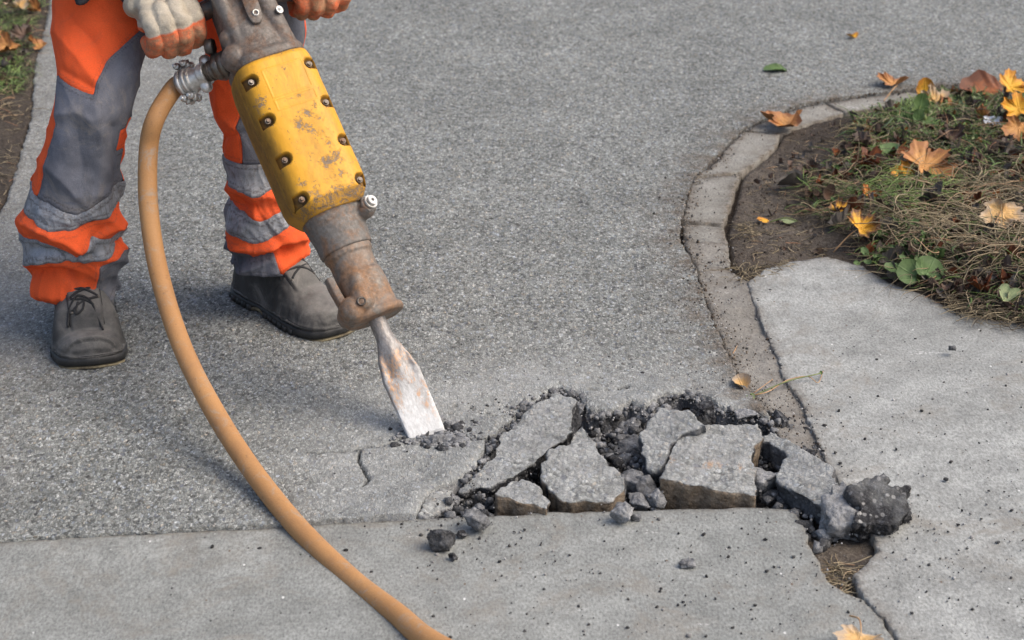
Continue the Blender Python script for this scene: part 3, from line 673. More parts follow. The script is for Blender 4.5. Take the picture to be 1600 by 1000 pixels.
# loose dark fragments filling the hole
frag = [(735, 785, -.035, .030, 0), (757, 790, -.02, .020, 0), (716, 800, -.03, .022, .1), (722, 778, -.02, .016, 0), (700, 790, -.02, .020, .7), (765, 705, -.05, .030, 0), (745, 745, -.05, .022, 0),
        (870, 745, -.05, .03, 0), (865, 790, -.05, .02, 0), (962, 662, -.02, .026, .2), (985, 672, -.01, .022, .5), (945, 668, -.015, .018, .1), (968, 690, -.012, .024, .3), (990, 700, -.012, .022, .35), (960, 708, -.02, .020, .5),
        (983, 722, -.02, .020, .2), (930, 660, -.01, .014, .4), (1004, 655, -.005, .016, .7), (985, 758, .0, .024, .45), (1008, 765, .0, .022, .4), (1020, 745, -.01, .020, .3), (998, 784, -.005, .018, .6), (1025, 782, -.005, .018, .7),
        (963, 778, -.01, .014, .5), (1188, 760, -.01, .030, .75), (1195, 725, -.04, .016, .4), (1212, 712, -.03, .018, .1), (1190, 700, -.045, .022, 0), (1205, 775, -.02, .020, .6), (1218, 660, -.002, .018, .05), (1200, 655, -.002, .014, .1),
        (1236, 672, -.006, .012, .3), (1225, 790, -.02, .014, .2), (1250, 795, -.018, .012, .5), (1230, 745, -.045, .022, 0), (838, 742, -.04, .022, 0), (790, 755, -.04, .02, 0), (1040, 640, .006, .010, .7), (1018, 640, .008, .009, .6), (948, 648, .003, .010, .7),
        (1180, 645, .004, .008, .5), (1140, 640, .008, .009, .6), (990, 632, .008, .006, .3), (905, 640, .0, .012, .6)]
def frag_zone(a, b):
    if a < 780 and b > 765: return 'in the pocket at the hole left end'
    if a < 780: return 'in the crack left of the long slab'
    if a < 880: return 'in the crack behind the small rounded slab'
    if b < 655: return 'on the rear lip of the hole'
    if a < 1040 and b < 735: return 'in the open pit behind the pointed slab'
    if a < 1040: return 'packed left of the squarish block'
    if b < 680: return 'on the rim behind the right sloping slab'
    if a < 1215: return 'in the gap left of the sloping slab'
    return 'under the right sloping slab'
zones = {}
for k, f_ in enumerate(frag): zones.setdefault(frag_zone(f_[0], f_[1]), []).append(k)
ORD = ['leftmost', 'second from the left', 'third from the left', 'fourth from the left', 'fifth from the left', 'sixth from the left', 'seventh from the left', 'eighth from the left', 'ninth from the left', 'tenth from the left']
for k, (a, b, z, r, d) in enumerate(frag):
    rs = np.random.RandomState(900 + k); zn = frag_zone(a, b); order = sorted(zones[zn], key=lambda i: frag[i][0]); q = order.index(k)
    tone = 'black' if d < .15 else 'dark grey' if d < .45 else 'dusty grey'
    pos = 'only' if len(order) == 1 else 'rightmost' if q == len(order) - 1 else ORD[min(q, 9)]
    rock('rubble_fragment', on_ground(a, b, z), (r * rs.uniform(.8, 1.2), r * rs.uniform(.7, 1.1), r * rs.uniform(.6, 1)), 100 + k, tone + ' fragment, ' + pos + ' one ' + zn, dusty=d, cuts=7, res=4, rotz=rs.uniform(0, 3), group='fragments packed in the hole', cat='rubble')
# crumbs thrown over the concrete
crumb_px = [(1255, 722), (1313, 722), (1377, 668), (1497, 818), (1403, 758), (1478, 748), (1560, 845), (1530, 690), (1440, 640), (1425, 956), (1240, 865), (1210, 880), (1145, 975), (981, 975), (938, 890), (1032, 918), (1068, 935), (890, 862), (820, 980),
            (780, 872), (1330, 775), (1272, 720), (1475, 595), (1400, 700), (1370, 560), (1520, 950), (1580, 900), (1105, 895), (1060, 940), (850, 915), (920, 970), (1180, 940), (1196, 838), (1545, 765), (1452, 880), (1310, 640), (540, 855), (580, 888), (555, 895), (330, 850), (405, 852),
            (485, 850), (680, 615), (712, 583), (745, 586), (775, 625), (842, 596), (905, 605), (980, 610), (752, 648), (640, 640), (1010, 600), (770, 240), (310, 145), (990, 96), (1280, 100), (620, 14), (815, 835), (1140, 850), (1060, 828), (1100, 830)]
cm = [rock('crumb', (0, 0, 0), (1, .85, .7), 300 + k, cuts=6, res=2, dusty=[0, .1, .5, .0][k], mesh_only=True) for k in range(4)]
sl_in = slab
for k, (a, b) in enumerate(crumb_px):
    rs = np.random.RandomState(k + 5); o = link('asphalt_crumb', cm[k % 4]); p = on_ground(a, b, .006)
    s = rs.uniform(.0019, .0032) * (1.5 if rs.uniform() < .15 else 1); o.scale = (s, s, s); o.rotation_euler = (rs.uniform(-.3, .3), 0, rs.uniform(0, 6)); o.location = p + [0, 0, .4 * s]
    onc = inside(p[None, :2], apron)[0]; ons = inside(p[None, :2], slab)[0]; o.location.z = (0 if onc else .003 if ons else .006) + .45 * s
    tag(o, 'tiny dark crumb of asphalt scattered on the ' + ('pale concrete apron in front' if onc else 'concrete slab at the right' if ons else 'grey asphalt road'), 'stone', 'crumbs on the apron' if onc else 'crumbs on the right slab' if ons else 'crumbs on the road')
# uncountable grit
gs = np.random.RandomState(77); parts = []
ico = bmesh.new(); bmesh.ops.create_icosphere(ico, subdivisions=1, radius=1); IV = np.array([v.co[:] for v in ico.verts]); IF = np.array([[v.index for v in f.verts] for f in ico.faces]); ico.free()
def grit(name, pts, rad, mat, seed):
    rs = np.random.RandomState(seed); n = len(pts); V = IV[None] * (1 + .35 * rs.uniform(-1, 1, (n, len(IV), 1))) * (rad[:, None, None] * rs.uniform(.6, 1.1, (n, 1, 3))) + np.asarray(pts)[:, None]
    Fc = IF[None] + (np.arange(n) * len(IV))[:, None, None]; tn = np.repeat(rs.uniform(0, 1, n), len(IV))
    o = obj(name, V.reshape(-1, 3), [Fc.reshape(-1, 3)], mat, attrs=dict(tint=tn), smooth=False); o['kind'] = 'stuff'; return o
m = M('grit_stones', 0.9); A_grit = m.fin(m.ramp(m.attr('tint'), [(0, (0.02, 0.02, 0.022)), (0.45, (0.05, 0.048, 0.045)), (0.6, (0.16, 0.155, 0.15)), (0.9, (0.34, 0.33, 0.32)), (1, (0.5, 0.49, 0.47))]))
strip_in = strip_w[:, None].repeat(6, 1).reshape(-1, 2); strip_in = strip_in + gs.normal(0, .018, strip_in.shape); pts = []; rad = []
for k in range(3600):
    t = gs.uniform()
    if t < 0.40: a = gs.normal(0, .09); q = hole_w[gs.randint(len(hole_w))] + gs.normal(0, .055, 2) * (1 if gs.uniform() < .6 else 2); p = q
    elif t < .52: p = W2([(gs.uniform(650, 1600), gs.uniform(800, 1000))])[0]
    elif t < .60: p = W2([(gs.uniform(1250, 1600), gs.uniform(520, 900))])[0]
    elif t < .76: p = kerbw[gs.randint(len(kerbw))] + gs.normal(0, .03, 2)
    elif gs.uniform() < .4: p = strip_in[gs.randint(len(strip_in))]
    else: p = hole_w[gs.randint(len(hole_w))] + gs.normal(0, .09, 2)
    pts.append((p[0], p[1], .0070)); rad.append(abs(gs.normal(0, .0008)) + .0005 + (.0022 * gs.uniform() if gs.uniform() < .05 else 0))
pts = np.array(pts); pts[inside(pts[:, :2], apron), 2] = .0008; pts[inside(pts[:, :2], slab), 2] = .0038
grit('loose_grit', pts, np.array(rad), A_grit, 3)

m = M('brown_grit', 0.95); A_bgrit = m.fin(m.ramp(m.attr('tint'), [(0, (0.02, 0.014, 0.01)), (0.4, (0.06, 0.042, 0.03)), (0.7, (0.13, 0.10, 0.07)), (1, (0.25, 0.22, 0.18))]))
pts = []; rad = []; bedv = bed[(bed[:, 0] < 1.6)]; bx0, by0 = bed.min(0)
for k in range(5200):
    if k < 2300:
        p = kerbw[gs.randint(len(kerbw))] + gs.normal(0, .012, 2) * (1 if gs.uniform() < .7 else 2.5); z = .006
    elif k < 3100:
        p = strip_in[gs.randint(len(strip_in))]; z = .002
        if not inside(p[None], strip_w)[0]: continue
    else:
        p = W2([(gs.uniform(1140, 1420), gs.uniform(180, 445))])[0]; z = None
        if not inside(p[None], bed)[0]: continue
    pts.append((p[0], p[1], soil_z(p[0], p[1]) + .001 if z is None else z)); rad.append(abs(gs.normal(0, .0008)) + .0004 + (.002 * gs.uniform() if gs.uniform() < .06 else 0))
grit('soil_crumbs', np.array(pts), np.array(rad), A_bgrit, 4)

# crushed crumbs of asphalt heaped in the pit and along its lips, too many to count
rockv = []
for q_ in range(5):
    me_ = rock('tmp', (0, 0, 0), (1, .85, .75), 700 + q_, cuts=6, res=2, mesh_only=True); vv = np.array([v.co[:] for v in me_.vertices]); ff = np.array([list(p.vertices) for p in me_.polygons]); rockv.append((vv, ff)); bpy.data.meshes.remove(me_)
Vs, Fs, At, Db = [], [], [], []; off = 0; gs2 = np.random.RandomState(5)
rear = W2(hole_edge[:18])
spots_ = []
for k in range(1350):
    t = gs2.uniform()
    if t < .36:
        i0 = gs2.randint(0, 17); p = rear[i0] + (rear[i0 + 1] - rear[i0]) * gs2.uniform() + gs2.normal(0, .010, 2); z = .006; r = abs(gs2.normal(0, .0028)) + .0012; d = gs2.uniform(.2, 1)
    elif t < .76:
        px_, py_ = [(gs2.uniform(925, 1010), gs2.uniform(655, 735)), (gs2.uniform(960, 1035), gs2.uniform(735, 792)), (gs2.uniform(1185, 1230), gs2.uniform(690, 790)), (gs2.uniform(695, 770), gs2.uniform(765, 805)), (gs2.uniform(1240, 1300), gs2.uniform(790, 850)), (gs2.uniform(1190, 1300), gs2.uniform(660, 735))][gs2.choice(6, p=[.27, .2, .15, .15, .08, .15])]
        p = W2([(px_, py_)])[0]; z = -.022 if px_ < 1235 else -.006; z += abs(gs2.normal(0, .012)) if px_ < 1235 else 0; r = abs(gs2.normal(0, .004)) + .0022; d = gs2.choice([0, .1, .3, .6, .9])
    else:
        p = W2([(gs2.normal(690, 38), gs2.normal(690, 12))])[0]; z = .009; r = abs(gs2.normal(0, .0030)) + .0012; d = gs2.choice([0, .1, .7, .9, 1])
    spots_.append((p, z, r, d))
for k, (p, z, r, d) in enumerate(spots_):
    vv, ff = rockv[k % 5]; A = np.array(Matrix.Rotation(gs2.uniform(0, 6.28), 3, 'Z') @ Matrix.Rotation(gs2.uniform(-.6, .6), 3, 'X'))
    Vs.append(vv @ A.T * r * gs2.uniform(.7, 1.3, 3) + [p[0], p[1], z]); Fs.append(ff + off); off += len(vv); Db.append(np.full(len(vv), d)); At.append(len(vv))
V = np.vstack(Vs); o = obj('crushed_asphalt', V, [np.vstack(Fs)], A_rub, attrs=dict(top=np.zeros(len(V)), brown=np.zeros(len(V)), rusty=np.zeros(len(V)), dusty=np.concatenate(Db)), smooth=False); o['kind'] = 'stuff'
# ================================================================== PNEUMATIC BREAKER
TIP = on_ground(669, 684, 0.004)
TOPP = at_y(372, 0, 2.90)
AX = nrm(TOPP - TIP)
_mid = (TIP + TOPP) / 2; _v = nrm(_mid - CAMP)
BYv = nrm(_v - AX * np.dot(_v, AX)); BXv = np.cross(BYv, AX)
def ax_s(y):
    """length along the tool at which its axis crosses picture row y"""
    lo, hi = -0.1, 1.5
    for _ in range(40):
        m_ = (lo + hi) / 2
        if project(TIP + AX * m_)[1] > y: lo = m_
        else: hi = m_
    return lo
def yawed(deg):
    c_, s_ = math.cos(R(deg)), math.sin(R(deg)); return BXv * c_ + BYv * s_, -BXv * s_ + BYv * c_
XB, YB = yawed(17)
BF = np.stack([XB, YB, AX], 0)            # rows: local axes; local z runs up the tool, local -y faces the viewer
def b2w(p): return TIP + np.asarray(p) @ BF
def w2b(p): return (np.asarray(p) - TIP) @ BF.T
brk = empty('pneumatic_breaker', TIP)
tag(brk, 'worn yellow and rusty iron pneumatic breaker with its spade chisel set against the asphalt', 'jackhammer')
MB_ = Matrix([[XB[0], YB[0], AX[0]], [XB[1], YB[1], AX[1]], [XB[2], YB[2], AX[2]]]).to_4x4()
brk.rotation_euler = MB_.to_euler()
def bobj(name, V, Fc, mat, parent=None, **kw):
    return obj(name, V, Fc, mat, parent if parent is not None else brk, **kw)

def iron(name, base=(0.11, 0.095, 0.085), rust=0.5, rustc=(0.30, 0.125, 0.045), rough=0.62, dust=0.0, metal=0.35):
    m = M(name, rough, metal)
    n = m.noise(26, 6, 0.72, dist=0.4); f = m.noise(180, 4, 0.7)
    col = m.ramp(f, [(0.3, tuple(x * .6 for x in base)), (0.55, base), (0.75, tuple(min(1, x * 1.7) for x in base))])
    t = 0.62 - 0.22 * rust
    rc = m.ramp(f, [(0.3, tuple(x * .45 for x in rustc)), (0.65, rustc)])
    col = m.mix(m.ramp(n, [(t - 0.05, 0.0), (t + 0.13, 0.85)]), col, rc)
    d = m.ramp(m.noise(12, 5, .7), [(0.42, 0.0), (0.7, 0.8)])
    col = m.mix(m.math('MULTIPLY', d, 0.75), col, (0.24, 0.215, 0.19))
    if dust: col = m.mix(dust, col, (0.3, 0.28, 0.26))
    h = m.math('ADD', n, m.math('MULTIPLY', f, 0.4))
    return m.fin(col, rough=m.ramp(n, [(0.35, rough - .12), (0.65, min(1, rough + .25))]), normal=m.bump(h, 0.55, 0.0016))
I_cast = iron('rusty_cast_iron', (0.14, 0.122, 0.108), 0.6, (0.22, 0.12, 0.07))
I_neck = iron('worn_grey_iron', (0.155, 0.143, 0.13), 0.42, (0.34, 0.16, 0.065))
I_ret = iron('orange_rusted_iron', (0.17, 0.145, 0.12), .78, (0.36, 0.185, 0.085))
I_dark = iron('dark_oily_steel', (0.055, 0.048, 0.042), 0.2, rough=0.42, metal=0.6)
I_nut = iron('brown_steel_nut', (0.15, 0.125, 0.10), 0.3, rough=0.42, metal=0.7)
m = M('galvanised_coupling', 0.36, 0.75); n = m.noise(60, 4, .7)
I_zinc = m.fin(m.ramp(n, [(0.35, (0.36, 0.34, 0.31)), (0.6, (0.66, 0.65, 0.62))]), rough=m.ramp(n, [(0.3, .28), (0.7, .6)]), normal=m.bump(n, .35, .001))
m = M('worn_chisel_steel', 0.55, 0.35)
n = m.noise(34, 6, 0.78, vec=m.map((1.3, 1, 0.55)), dist=.5); f = m.noise(260, 4, .75, vec=m.map((1, 1, .5)))
zc = m.sep(m.co)[2]
col = m.ramp(f, [(0.3, (0.16, 0.145, 0.135)), (0.7, (0.34, 0.325, 0.31))])
rusty = m.mix(0.5, (0.50, 0.25, 0.10), m.ramp(f, [(0.3, (0.2, 0.09, 0.04)), (0.7, (0.58, 0.33, 0.15))]))
bandm = m.ramp(zc, [(0.012, 0.0), (0.05, 0.85), (0.11, 1.0), (0.15, 0.25), (0.2, 0.1)])
whitem = m.ramp(m.math('ADD', zc, m.math('MULTIPLY', m.math('SUBTRACT', n, .5), 0.20)), [(0.035, 1.0), (0.115, 0.0)])
col = m.mix(whitem, col, m.ramp(f, [(0.3, (0.46, 0.46, 0.45)), (0.6, (0.66, 0.66, 0.65))]))
col = m.mix(m.math('MULTIPLY', m.ramp(n, [(0.51, 0.0), (0.56, 0.9)]), m.math('MULTIPLY', bandm, m.ramp(f, [(0.42, 0.0), (0.58, 1.0)]))), col, rusty)
I_chis = m.fin(col, rough=m.math('ADD', 0.5, m.math('MULTIPLY', whitem, 0.3)), metal=m.math('MULTIPLY', m.math('SUBTRACT', 1.0, whitem), .4), normal=m.bump(m.math('ADD', n, m.math('MULTIPLY', f, .5)), .55, .0014))

def sect(a, b, e, n):
    th = np.linspace(0, 2 * math.pi, n, endpoint=False); c_, s_ = np.cos(th), np.sin(th)
    return np.stack([a * np.sign(c_) * np.abs(c_) ** (2 / e), b * np.sign(s_) * np.abs(s_) ** (2 / e)], 1)
def sloft(table, n=96, rows=60, off=None):
    """table rows: s, a, b, exponent, x offset, y offset"""
    T = np.array(table, float); ss = np.linspace(T[0, 0], T[-1, 0], rows); ss = np.unique(np.concatenate([ss, T[:, 0]]))
    rings = []
    for s in ss:
        a, b, e, ox, oy = [np.interp(s, T[:, 0], T[:, k]) for k in range(1, 6)]
        c_ = sect(a, b, e, n); rings.append(np.column_stack([c_[:, 0] + ox, c_[:, 1] + oy, np.full(n, s)]))
    return loft(rings)
# rows of the picture -> stations
s_cl, s_ret0, s_ret1, s_ring, s_h0, s_h1, s_top = ax_s(500), ax_s(497), ax_s(400), ax_s(392), ax_s(336), ax_s(108), ax_s(0)
PXM = F / project(b2w((0, 0, (s_h0 + s_h1) / 2)))[2]     # pixels per metre at the housing

# chisel
sc = s_cl / 0.2
tb = [(0, .0262, .0032, 9, 0, 0), (.006 * sc, .0268, .0062, 9, 0, 0), (.05 * sc, .0275, .0082, 9, 0, 0), (.105 * sc, .0285, .0098, 7, 0, 0), (.135 * sc, .0235, .0108, 4, 0, 0), (.155 * sc, .0170, .0116, 3, 0, 0), (.168 * sc, .0135, .0122, 2.2, 0, 0), (.175 * sc, .0128, .0126, 2, 0, 0), (s_cl + .03, .0125, .0125, 2, 0, 0)]
V, fs = sloft(tb, 128, 120)
N = vnormals(V, fs); z = V[:, 2]
rid = np.exp(-(V[:, 0] / .008) ** 2) * np.clip((z - .07 * sc) / (.05 * sc), 0, 1) * np.clip((.17 * sc - z) / (.03 * sc), 0, 1) * .0045
V[:, 1] += np.sign(V[:, 1]) * rid
side_hollow = np.exp(-((np.abs(V[:, 0]) - .016) / .006) ** 2) * np.exp(-((z - .128 * sc) / (.03 * sc)) ** 2) * .003; V[:, 1] -= np.sign(V[:, 1]) * side_hollow
V += N * (.0006 * fbm(V * 160, 3, 4) + .0008 * fbm(V * 40, 2, 5))[:, None]
V[:, 2] += np.where(z < .004, .0018 * fbm(V * 90, 2, 6), 0)
ch_yaw = -6
cc, cs = math.cos(R(ch_yaw)), math.sin(R(ch_yaw)); V[:, :2] = V[:, :2] @ np.array([[cc, cs], [-cs, cc]])
bobj('chisel', V, fs, I_chis)

# retainer with latch lug
a0 = .0335
tb = [(s_ret0 - .002, .041, .036, 2.3, 0, 0), (s_ret0 + .002, .044, .039, 2.4, 0, 0), (s_ret0 + .008, .0435, .039, 2.4, 0, 0), (s_ret0 + .013, .0375, .036, 2.4, 0, 0), (s_ret0 + .05, .0355, .036, 2.6, 0, 0), (s_ret1 - .035, .0345, .036, 2.6, 0, 0), (s_ret1 - .028, .032, .033, 2.3, 0, 0), (s_ret1 - .004, .0325, .033, 2.2, 0, 0), (s_ret1, .036, .036, 2.2, 0, 0), (s_ring + .004, .036, .036, 2.2, 0, 0)]
base = sloft(tb, 64, 40)
lug = capsule((-.034, -.022, s_ret0 + .018), (-.030, .020, s_ret0 + .018), .021, .019, 20)
lug2 = capsule((-.018, -.030, s_ret0 + .022), (-.012, -.026, s_ret0 + .058), .017, .013, 16)
V, fs = vox([base, lug, lug2], .0016, 4)
N = vnormals(V, fs); V += N * (.0010 * fbm(V * 55, 3, 14) + .0004 * fbm(V * 260, 2, 15))[:, None]
ret = bobj('chisel_retainer', V, fs, I_ret)
# through hole in the lug: recessed dark bush with a bright rim
hp = np.array([-.024, -.0465, s_ret0 + .022])
th = np.linspace(0, 2 * math.pi, 20, endpoint=False)
def ring_y(c, r0, r1, dep, n=20):
    th = np.linspace(0, 2 * math.pi, n, endpoint=False); out = []
    for r, d in ((r1 * 1.02, .004), (r1, 0), (r0, 0), (r0 * .94, dep), (r0 * .01, dep)):
        out.append(np.stack([c[0] + r * np.cos(th), np.full(n, c[1] + d), c[2] + r * np.sin(th)], 1))
    return loft(out, cap=False)
V, fs = ring_y(hp, .0042, .0068, .006); bobj('lug_bush', V, fs, I_dark, ret)
# latch lever on the left
P = [(-.040, -.008, s_ret0 + .012), (-.042, -.012, s_ret0 + .03), (-.0455, -.014, s_ret0 + .052), (-.0475, -.016, s_ret0 + .068), (-.0482, -.016, s_ret0 + .074)]
P = smooth_path(P, 20); T = np.linspace(0, 1, 20)
rr = [np.column_stack([q[0] + sect(.0075 - .002 * t, .011, 3.5, 24)[:, 0], q[1] + sect(.0075, .011, 3.5, 24)[:, 1], np.full(24, q[2])]) for q, t in zip(P, T)]
V, fs = loft(rr); N = vnormals(V, fs); V += N * (.0008 * fbm(V * 80, 2, 3))[:, None]; bobj('latch_lever', V, fs, I_neck, ret)

# lower cylinder neck
tb = [(s_ring - .001, .0395, .038, 2.1, 0, 0), (s_ring + .004, .0402, .039, 2.1, 0, 0), (s_ring + .02, .0405, .040, 2.1, 0, 0), (s_ring + .042, .0440, .043, 2.2, 0, 0), (s_h0 + .004, .0465, .047, 2.4, 0, 0), (s_h0 + .02, .0465, .047, 2.4, 0, 0)]
neck = sloft(tb, 80, 40)
bossc = np.array([.037, -.022, s_ring + .043])
boss = capsule(bossc - [.02, -.02, 0], bossc + [.006, -.010, 0], .017, .0145, 24)
V, fs = vox([neck, boss], .0018, 4); N = vnormals(V, fs); V += N * (.0008 * fbm(V * 60, 3, 24) + .0003 * fbm(V * 250, 2, 25))[:, None]
nk = bobj('cylinder_neck', V, fs, I_neck)
bd_ = nrm([.45, -.85, .15])
def hexprism(c, d, r, L, up=(0, 0, 1)):
    d = nrm(d); a = nrm(np.cross(d, up)); b = np.cross(d, a); th = np.linspace(0, 2 * math.pi, 6, endpoint=False)
    rings = [np.asarray(c) + d * t + rr_ * r * (a * np.cos(th)[:, None] + b * np.sin(th)[:, None]) for t, rr_ in ((0, 1), (L * .85, 1), (L, .88))]
    return loft(rings)
c0 = bossc + bd_ * .014
V, fs = hexprism(c0, bd_, .0142, .008); pn = bobj('plug_nut', V, fs, I_neck, nk, smooth=False)
V, fs = join([cyl(c0 + bd_ * .007, c0 + bd_ * .013, .0105, 28), cyl(c0 + bd_ * .013, c0 + bd_ * .0175, .0078, 24)])
pl = bobj('plug', V, fs, I_zinc, nk)
V, fs = cyl(c0 + bd_ * .0170, c0 + bd_ * .0182, .0022, 12); bobj('plug_centre', V, fs, I_dark, nk)

# yellow housing with recessed bolts
ha, hb = 0.0600, 0.060
L = s_h1 - s_h0
tb = [(s_h0 - .002, .047, .050, 2.6, 0, 0), (s_h0 + .004, .050, .054, 3.0, 0, 0), (s_h0 + .018, .0585, .060, 3.6, 0, 0), (s_h0 + .03, ha, hb, 4.0, 0, 0), (s_h0 + L * .5, ha, hb, 4.0, 0, 0), (s_h1 - .025, ha, hb, 4.0, 0, 0), (s_h1 - .006, ha - .002, hb - .001, 3.7, 0, 0), (s_h1, ha - .0035, hb - .003, 3.5, 0, 0), (s_h1 + .001, ha - .007, hb - .007, 3.4, 0, 0), (s_h1 - .012, ha - .012, hb - .012, 3.4, 0, 0)]
T = np.array(tb); rings = []
u = np.linspace(0, 1, 230)
tt = np.interp(u, [0, .03, .10, .16, .5, .88, .955, .975, .985, 1.0], range(10))
for t in tt:
    s, a, b, e = [np.interp(t, range(10), T[:, k]) for k in range(4)]
    c_ = sect(a, b, e, 360); rings.append(np.column_stack([c_, np.full(360, s)]))
V, fs = loft(rings)
N = vnormals(V, fs)
if (N * (V - V.mean(0))).sum() < 0: N = -N
wear = np.zeros(len(V)); dark = np.zeros(len(V))
bolts = []
for ky, (yl, xl) in enumerate([(122, 382), (188, 407), (255, 437), (321, 469)]):
    # station of this bolt row and its offset from the axis
    s = ax_s(yl - 14 + 3 * ky) ; s = s_h0 + L * (0.885 - ky * 0.262)
    for sgn in (-1, 1): bolts.append((sgn * (ha - .0140), s, sgn))
front = V[:, 1] < 0
for bx_, bs_, sg in bolts:
    dx = (V[:, 0] - bx_) * sg; dz = V[:, 2] - bs_
    # D-shaped pocket open towards the outside edge
    d = np.where(dx < 0, np.hypot(dx, dz), np.abs(dz)) / .0098
    pocket = np.clip((1.0 - d) / .22, 0, 1) * front * (dx < .0105) * np.clip((0.03 + -V[:, 1]) / .02, 0, 1)
    V[:, 1] += pocket * .0120; dark = np.maximum(dark, pocket)  # pocket recesses also darkened in colour
    rim = np.exp(-((d - 1.1) / .18) ** 2) * front * (dx < .012); wear = np.maximum(wear, .45 * rim)
# seam groove along the side, raised label panel lines on the front
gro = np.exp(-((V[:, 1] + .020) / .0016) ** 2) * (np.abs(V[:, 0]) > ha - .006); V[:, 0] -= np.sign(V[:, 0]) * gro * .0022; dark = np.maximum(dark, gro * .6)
def panel(x0, x1, z0, z1, w=.0008):
    dx = np.maximum(x0 - V[:, 0], V[:, 0] - x1); dz = np.maximum(z0 - V[:, 2], V[:, 2] - z1); d = np.maximum(dx, dz); return np.exp(-(d / w) ** 2) * front
pz = s_h0 + L * .72
ln = np.maximum(panel(-.028, .034, pz + .004, pz + .048), panel(-.028, .034, pz - .016, pz + .000)); ln = np.maximum(ln, panel(.006, .034, pz + .004, pz + .048)); 
V[:, 1] -= ln * .0007; wear = np.maximum(wear, ln * .22)
V += N * (.0007 * fbm(V * 22, 3, 33) + .00025 * fbm(V * 120, 2, 34))[:, None]
# worn patches
rs = np.random.RandomState(4)
def blot(cx, cz, rx, rz, ang, st):
    ca, sa = math.cos(ang), math.sin(ang); x = V[:, 0] - cx; z = V[:, 2] - cz; a = (x * ca + z * sa) / rx; b = (-x * sa + z * ca) / rz
    return np.exp(-(a * a + b * b)) * st * front
zf = lambda f: s_h0 + L * f
wq = np.zeros(len(V))
for cx, f, rx, rz, an, st in [(-.006, .53, .010, .013, .3, 1), (.010, .58, .016, .006, -.5, .9), (.003, .49, .008, .018, .5, .85), (.022, .54, .012, .006, -.8, .8), (.020, .40, .006, .02, .3, .75), (.006, .26, .012, .012, 0, 1.0), (.024, .27, .009, .016, .3, .85), (.012, .17, .018, .018, .2, .75), (.004, .70, .022, .004, 0, .75),
                              (-.04, .18, .010, .01, 0, .7), (-.047, .74, .012, .01, .4, .85), (-.030, .10, .02, .012, 0, .7), (0, .985, .05, .006, 0, .55), (.0, .03, .08, .020, 0, .8), (.03, .62, .015, .01, .5, .5), (.0, .42, .02, .02, 0, .4), (-.02, .3, .012, .03, .3, .4), (.035, .35, .01, .05, .1, .4), (.045, .08, .02, .03, 0, .6), (-.05, .5, .01, .06, 0, .25), (-.02, .9, .006, .01, 0, .5)]:
    wq = np.maximum(wq, blot(cx, zf(f), rx * 1.5, rz * 1.5, an, st * .82))
wear = np.maximum(wear, wq)
V[:, 1] += .0012 * np.clip(wq - .5, 0, 1) * (fbm(V * 130, 2, 40) > 0)
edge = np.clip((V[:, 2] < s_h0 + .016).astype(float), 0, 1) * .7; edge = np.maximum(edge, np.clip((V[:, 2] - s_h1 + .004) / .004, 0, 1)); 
side_shade = np.clip((-ha + .012 - V[:, 0]) / .012, 0, 1) * .72  # shade of the left side, painted into the colour
m = M('worn_yellow_paint', 0.5, 0.0, .35)
n = m.noise(46, 7, 0.8, dist=.8); f = m.noise(240, 4, .8); g = m.noise(9, 5, .7)
yel = m.ramp(g, [(0.3, (0.58, 0.275, 0.015)), (0.7, (0.72, 0.37, 0.03))])
grime_shade = m.ramp(m.noise(24, 6, .8, vec=m.map((1, 1, .35)), dist=.4), [(0.46, 0.0), (0.72, 0.75)])
yel = m.mix(grime_shade, yel, (0.26, 0.125, 0.018))
wf = m.math('ADD', m.attr('wear'), m.math('MULTIPLY', m.math('SUBTRACT', m.math('ADD', m.math('MULTIPLY', n, .6), m.math('MULTIPLY', f, .4)), .5), 3.2))
wf = m.ramp(wf, [(0.52, 0.0), (0.78, 1.0)])
metal = m.ramp(f, [(0.3, (0.07, 0.055, 0.045)), (0.55, (0.20, 0.165, 0.135)), (0.75, (0.34, 0.30, 0.27))])
col = m.mix(m.math('MULTIPLY', wf, .9), yel, metal)
spk = m.math('MULTIPLY', m.ramp(m.noise(120, 3, .8), [(0.64, 0.0), (0.68, .8)]), m.ramp(g, [(0.4, .2), (0.6, 1.0)]))
col = m.mix(spk, col, (0.12, 0.075, 0.04))
scr = m.ramp(m.noise(70, 3, .7, vec=m.map((5, 1, .35), (0, 0, 0))), [(0.69, 0.0), (0.73, .6)]); col = m.mix(scr, col, (0.2, 0.13, 0.06))
gd = m.attr('grime_shade'); gm = m.math('MULTIPLY', gd, m.ramp(n, [(0.25, .55), (0.6, 1.0)]))
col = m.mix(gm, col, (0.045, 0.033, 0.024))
Y_paint = m.fin(col, rough=m.math('ADD', .47, m.math('MULTIPLY', m.math('MAXIMUM', wf, gm), .35)), normal=m.bump(m.math('SUBTRACT', m.math('MULTIPLY', f, .25), wf), .5, .0011))
hs = bobj('yellow_housing', V, fs, Y_paint, attrs=dict(wear=np.clip(wear, 0, 1), grime_shade=np.clip(np.maximum(np.maximum(dark * .95, edge * .6), side_shade), 0, 1)))  # holds pocket darkening, rim dirt and the painted left-side shade
for bx_, bs_, sg in bolts:
    yb = -hb + .0125
    V, fs = join([cyl((bx_, yb + .004, bs_), (bx_, yb - .001, bs_), .0046, 14), cyl((bx_, yb - .001, bs_), (bx_, yb - .0045, bs_), .0027, 10)])
    bobj('bolt', V, fs, I_nut, hs)

